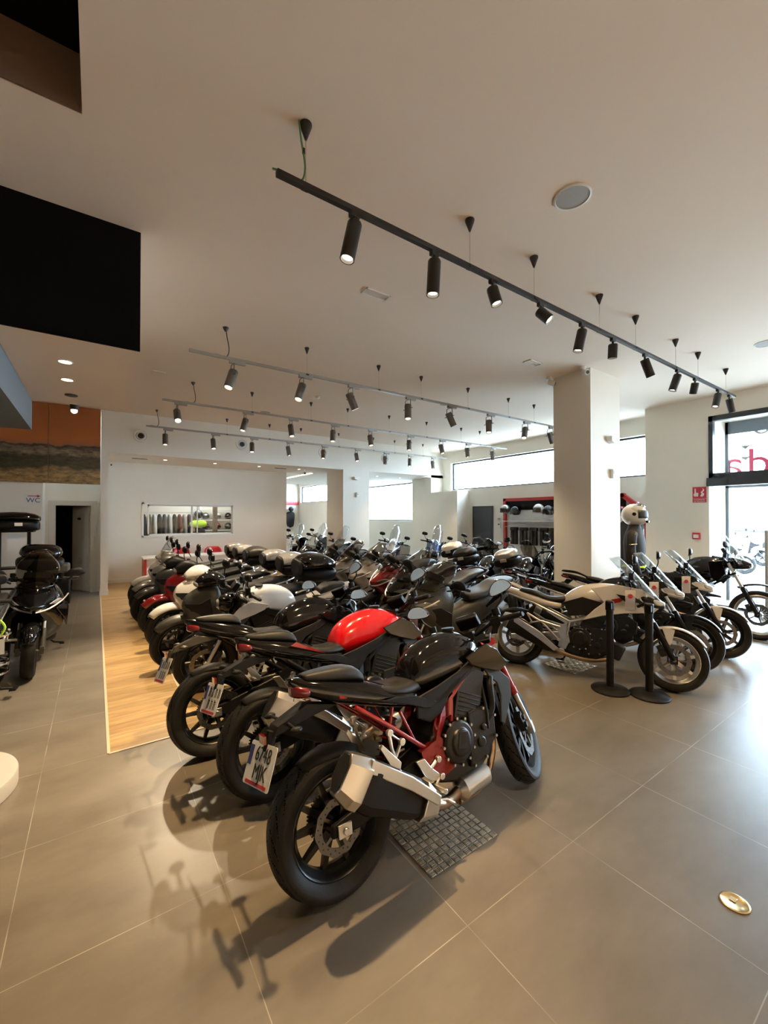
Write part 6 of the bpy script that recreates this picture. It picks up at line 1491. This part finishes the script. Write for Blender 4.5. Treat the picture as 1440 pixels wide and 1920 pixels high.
for i, (px, cname, c_) in enumerate([(948, 'silver', 'silver'), (967, 'black', 'gloss'), (1010, 'white', 'whitep'), (1029, 'dark grey', 'greyp')]):
    u = (px-720)/775.6; X = xd-0.22; Dv = X/(0.571+0.821*u); yy = Dv*(0.821-0.571*u)
    h = thing('open_face_helmet', '%s open face helmet hanging on the red framed display' % cname, 'helmet', (X, yy, 1.90+0.05*(i % 2 == 0)))
    helmet(h, (0,0,0), PI*0.95, c_, open_face=True, s=1.12, name='shell')
    MB().rod((0, 0, 0), (0.20, 0, -0.02), 0.012).build('peg', M['steel'], h)
for i in range(11):
    yy = yA+0.25+i*0.34
    if yy > yB_-0.2: break
    g = thing('hanging_trousers', 'black riding trousers on the low rail of the display, %s from the street door end' % ORD[i], 'trousers', (xd-0.2, yy, 1.42), 0, 'black gear on the display rail')
    MB().box((0, -0.06, -0.28), (0.10, 0.11, 0.50), None, 0.8).box((0, 0.07, -0.28), (0.10, 0.11, 0.50), None, 0.8).box((0, 0, -0.06), (0.11, 0.25, 0.10)).build('fabric', M['cloth'], g, bevel=0.02)
h = thing('full_face_helmet', 'pink and black helmet behind the white helmet at the display', 'helmet', (xd-0.25, 2.87*H-0.05, 1.86)); helmet(h, (0,0,0), PI, 'darkred', name='shell')
t = thing('riding_suit', 'dark riding suit on a hanger behind the white helmeted form', 'suit', (xd-0.3, 2.75*H, 0))
MB().loft([[Vector((rx*math.cos(2*PI*k/16), ry*math.sin(2*PI*k/16), z)) for k in range(16)] for (z, rx, ry) in ((0.4, 0.10, 0.20), (0.9, 0.10, 0.18), (1.3, 0.11, 0.22), (1.55, 0.09, 0.2), (1.65, 0.05, 0.08))]).build('cloth', M['cloth'], t, sub=1)
# dark service door on the street wall
d4 = MB().bx(XR-0.03, XR, 5.22*H, 5.73*H, 0, 1.196*H); o = struct('door_4', d4, M['darkframe'])
MB().bx(XR-0.04, XR-0.03, 5.22*H+0.05, 5.73*H-0.05, 0.05, 1.196*H-0.05).build('door_leaf', mat('dark_grey_door', (0.035, 0.04, 0.045), 0.5), o, smooth=False)
t = thing('intercom', 'small white wall panel beside the dark service door', 'wall panel', (XR-0.015, 5.08*H, 1.45)); MB().box((0, 0, 0), (0.03, 0.11, 0.18)).build('housing', M['white'], t, bevel=0.005)
MB().box((-0.017, 0, 0.03), (0.004, 0.06, 0.04)).build('screen', M['ink'], t)
tag(MB().box((XR-0.012, 5.08*H, 1.66), (0.02, 0.09, 0.05)).build('light_switch', M['railgrey']), 'small grey switch above the white wall panel', 'switch')
# fire alarm sign and call point
t = thing('fire_alarm_sign', 'red fire alarm sign reading PULSADOR DE ALARMA by the street door', 'sign', (XN-0.004, 1.831*H, 1.251*H))
MB().box((0, 0, 0.035), (0.006, 0.23, 0.23)).box((0, 0, -0.125), (0.006, 0.23, 0.075)).build('sign_board', M['signred'], t)
FR = lambda y, z: frame((-0.004, y, z), (0, -1, 0), (0, 0, 1))
text_mesh('sign_text', 'PULSADOR', 0.036, M['paper'], t, FR(0, -0.108)); text_mesh('sign_text', 'DE ALARMA', 0.036, M['paper'], t, FR(0, -0.142))
hn = MB().add([(-0.004, 0.09, -0.04), (-0.004, 0.02, -0.04), (-0.004, 0.015, 0.03), (-0.004, 0.055, 0.035), (-0.004, 0.06, 0.12), (-0.004, 0.08, 0.12), (-0.004, 0.082, 0.03), (-0.004, 0.10, 0.0)], [tuple(range(8))])
fl = MB().tube([(-0.004, -0.03, -0.04), (-0.004, -0.06, 0.0), (-0.004, -0.04, 0.04), (-0.004, -0.07, 0.08), (-0.004, -0.055, 0.12)], [0.02, 0.024, 0.016, 0.012, 0.004], 6, sm=4)
hn.add(fl.v, fl.f).build('hand_and_flame', M['paper'], t)
t = thing('fire_call_point', 'small red framed fire call point box low on the wall by the street door', 'call point', (XN-0.02, 1.86*H, 0.773*H))
MB().box((0, 0, 0), (0.04, 0.13, 0.13)).build('box', M['signred'], t, bevel=0.004); MB().box((-0.022, 0, -0.005), (0.004, 0.09, 0.07)).build('press_plate', M['paper'], t)

# far room: red band, helmets and jackets on the end wall
tag(MB().bx(2.9*H, XR-0.01, YE-0.045, YE-0.005, 1.42*H, 1.54*H).build('red_band', M['chairred'], None, smooth=False), 'red band across the end wall of the far room', 'sign band')
for i, x in enumerate((5.0*H, 5.38*H, 5.78*H)):
    h = thing('full_face_helmet', 'helmet on the end wall of the far room, %s from the left' % ORD[i], 'helmet', (x, YE-0.25, 2.25-0.03*i), 0, 'helmets on the far end wall'); helmet(h, (0,0,0), -PI/2, ['greyp', 'gloss', 'greyp'][i], name='shell', s=1.2)
    t = thing('display_jacket', 'dark jacket on the end wall of the far room, %s from the left' % ORD[i], 'jacket', (x, YE-0.15, 1.0), 0, 'jackets on the far end wall')
    MB().loft([[Vector((rx*math.cos(2*PI*k/16), ry*math.sin(2*PI*k/16), z)) for k in range(16)] for (z, rx, ry) in ((0.0, 0.26, 0.14), (0.5, 0.26, 0.14), (0.95, 0.34, 0.15), (1.05, 0.15, 0.1))]).build('jacket_body', M['cloth'], t, sub=1)

# ================================================================ STREET OUTSIDE
struct('ground_outside', MB().bx(XO, 60, -30, 60, -0.14, -0.04), M['asphalt'])
tag(MB().bx(11.2, 12.6, 2.2, 3.1, -0.04, -0.03).build('entrance_mat', M['bluemat'], None, smooth=False), 'blue mat on the pavement outside the door', 'mat')
tag(MB().bx(13.9, 17.0, 3.62, 3.75, -0.04, -0.034).build('painted_line', M['yellow'], None, smooth=False), 'yellow painted line on the pavement', 'road marking')
Q1 = scooter('parked_motorcycle', 'pale motorcycle parked outside, the nearer one', rear_from_front(16.4, 4.15, -100, 1.34), -100, 'pearl', 'pearl', case=None, lean=6)
Q2 = scooter('parked_motorcycle', 'pale motorcycle with red tail parked outside, the farther one', rear_from_front(19.6, 4.45, -100, 1.34), -100, 'whitep', 'whitep', case='red', lean=6)
for q_ in (Q1, Q2): q_.t['category'] = 'motorcycle'; q_.t.location.z = -0.04
def car(x, y, rz, m, lab):
    t = thing('parked_car', lab, 'car', (x, y, -0.04), rz)
    MB().prism([(-2.2, 0.3), (-2.2, 0.85), (-1.9, 1.0), (1.2, 1.02), (2.1, 0.85), (2.2, 0.35)], -0.88, 0.88).build('body', m, t, bevel=0.06)
    MB().prism([(-1.95, 1.0), (-1.5, 1.5), (0.4, 1.52), (1.2, 1.02)], -0.74, 0.74).build('cabin', M['carglass'], t, bevel=0.06)
    MB().prism([(-1.5, 1.5), (0.4, 1.52), (0.3, 1.56), (-1.4, 1.55)], -0.70, 0.70).build('roof', m, t, bevel=0.02)
    for sx_ in (-1.35, 1.35):
        for sd in (-1, 1):
            MB().lathe([(-0.1, 0.2), (-0.1, 0.31), (-0.06, 0.33), (0.06, 0.33), (0.1, 0.31), (0.1, 0.2)], (sx_, sd*0.82, 0.33), n=28).build('wheel', M['rubber'], t)
    for sd in (-1, 1): MB().box((-2.2, sd*0.6, 0.85), (0.08, 0.3, 0.12)).build('tail_light', M['tail'], t)
    MB().box((-2.23, 0, 0.68), (0.02, 0.52, 0.11)).build('number_plate', M['plate'], t)
car(27.5, 6.6, 1.2, M['silver'], 'silver car parked across the street, nearest the motorcycles')
car(37.0, 8.6, 1.35, M['carbody'], 'dark car parked far across the street')
fn = thing('railing', 'white metal railing across the street', 'railing', (45, 11, -0.04), math.radians(100))
b = MB(); b.bx(-12, 12, -0.03, 0.03, 1.9, 1.98).bx(-12, 12, -0.03, 0.03, 0.0, 0.38); b.build('rail_bar', M['white'], fn, smooth=False)
b = MB()
for k in range(100): b.bx(-12+k*0.24, -11.96+k*0.24, -0.015, 0.015, 0, 2.15)
o = b.build('railing_bars', M['white'], fn, smooth=False); o['kind'] = 'stuff'
bd = thing('street_building', 'bright pale building with blue awning across the street', 'building', (56, 10, -0.04))
MB().bx(0, 1, -8, 12, 0, 6.5).build('facade', M['facade'], bd, smooth=False)
MB().bx(-0.1, 0, -8, 12, 2.5, 2.9).build('cornice', mat('rose_band', (0.35, 0.22, 0.22), 0.8), bd, smooth=False)
MB().bx(-1.6, 0, -8, 3.3, 5.0, 5.8).build('awning', M['bluegl'], bd, smooth=False)
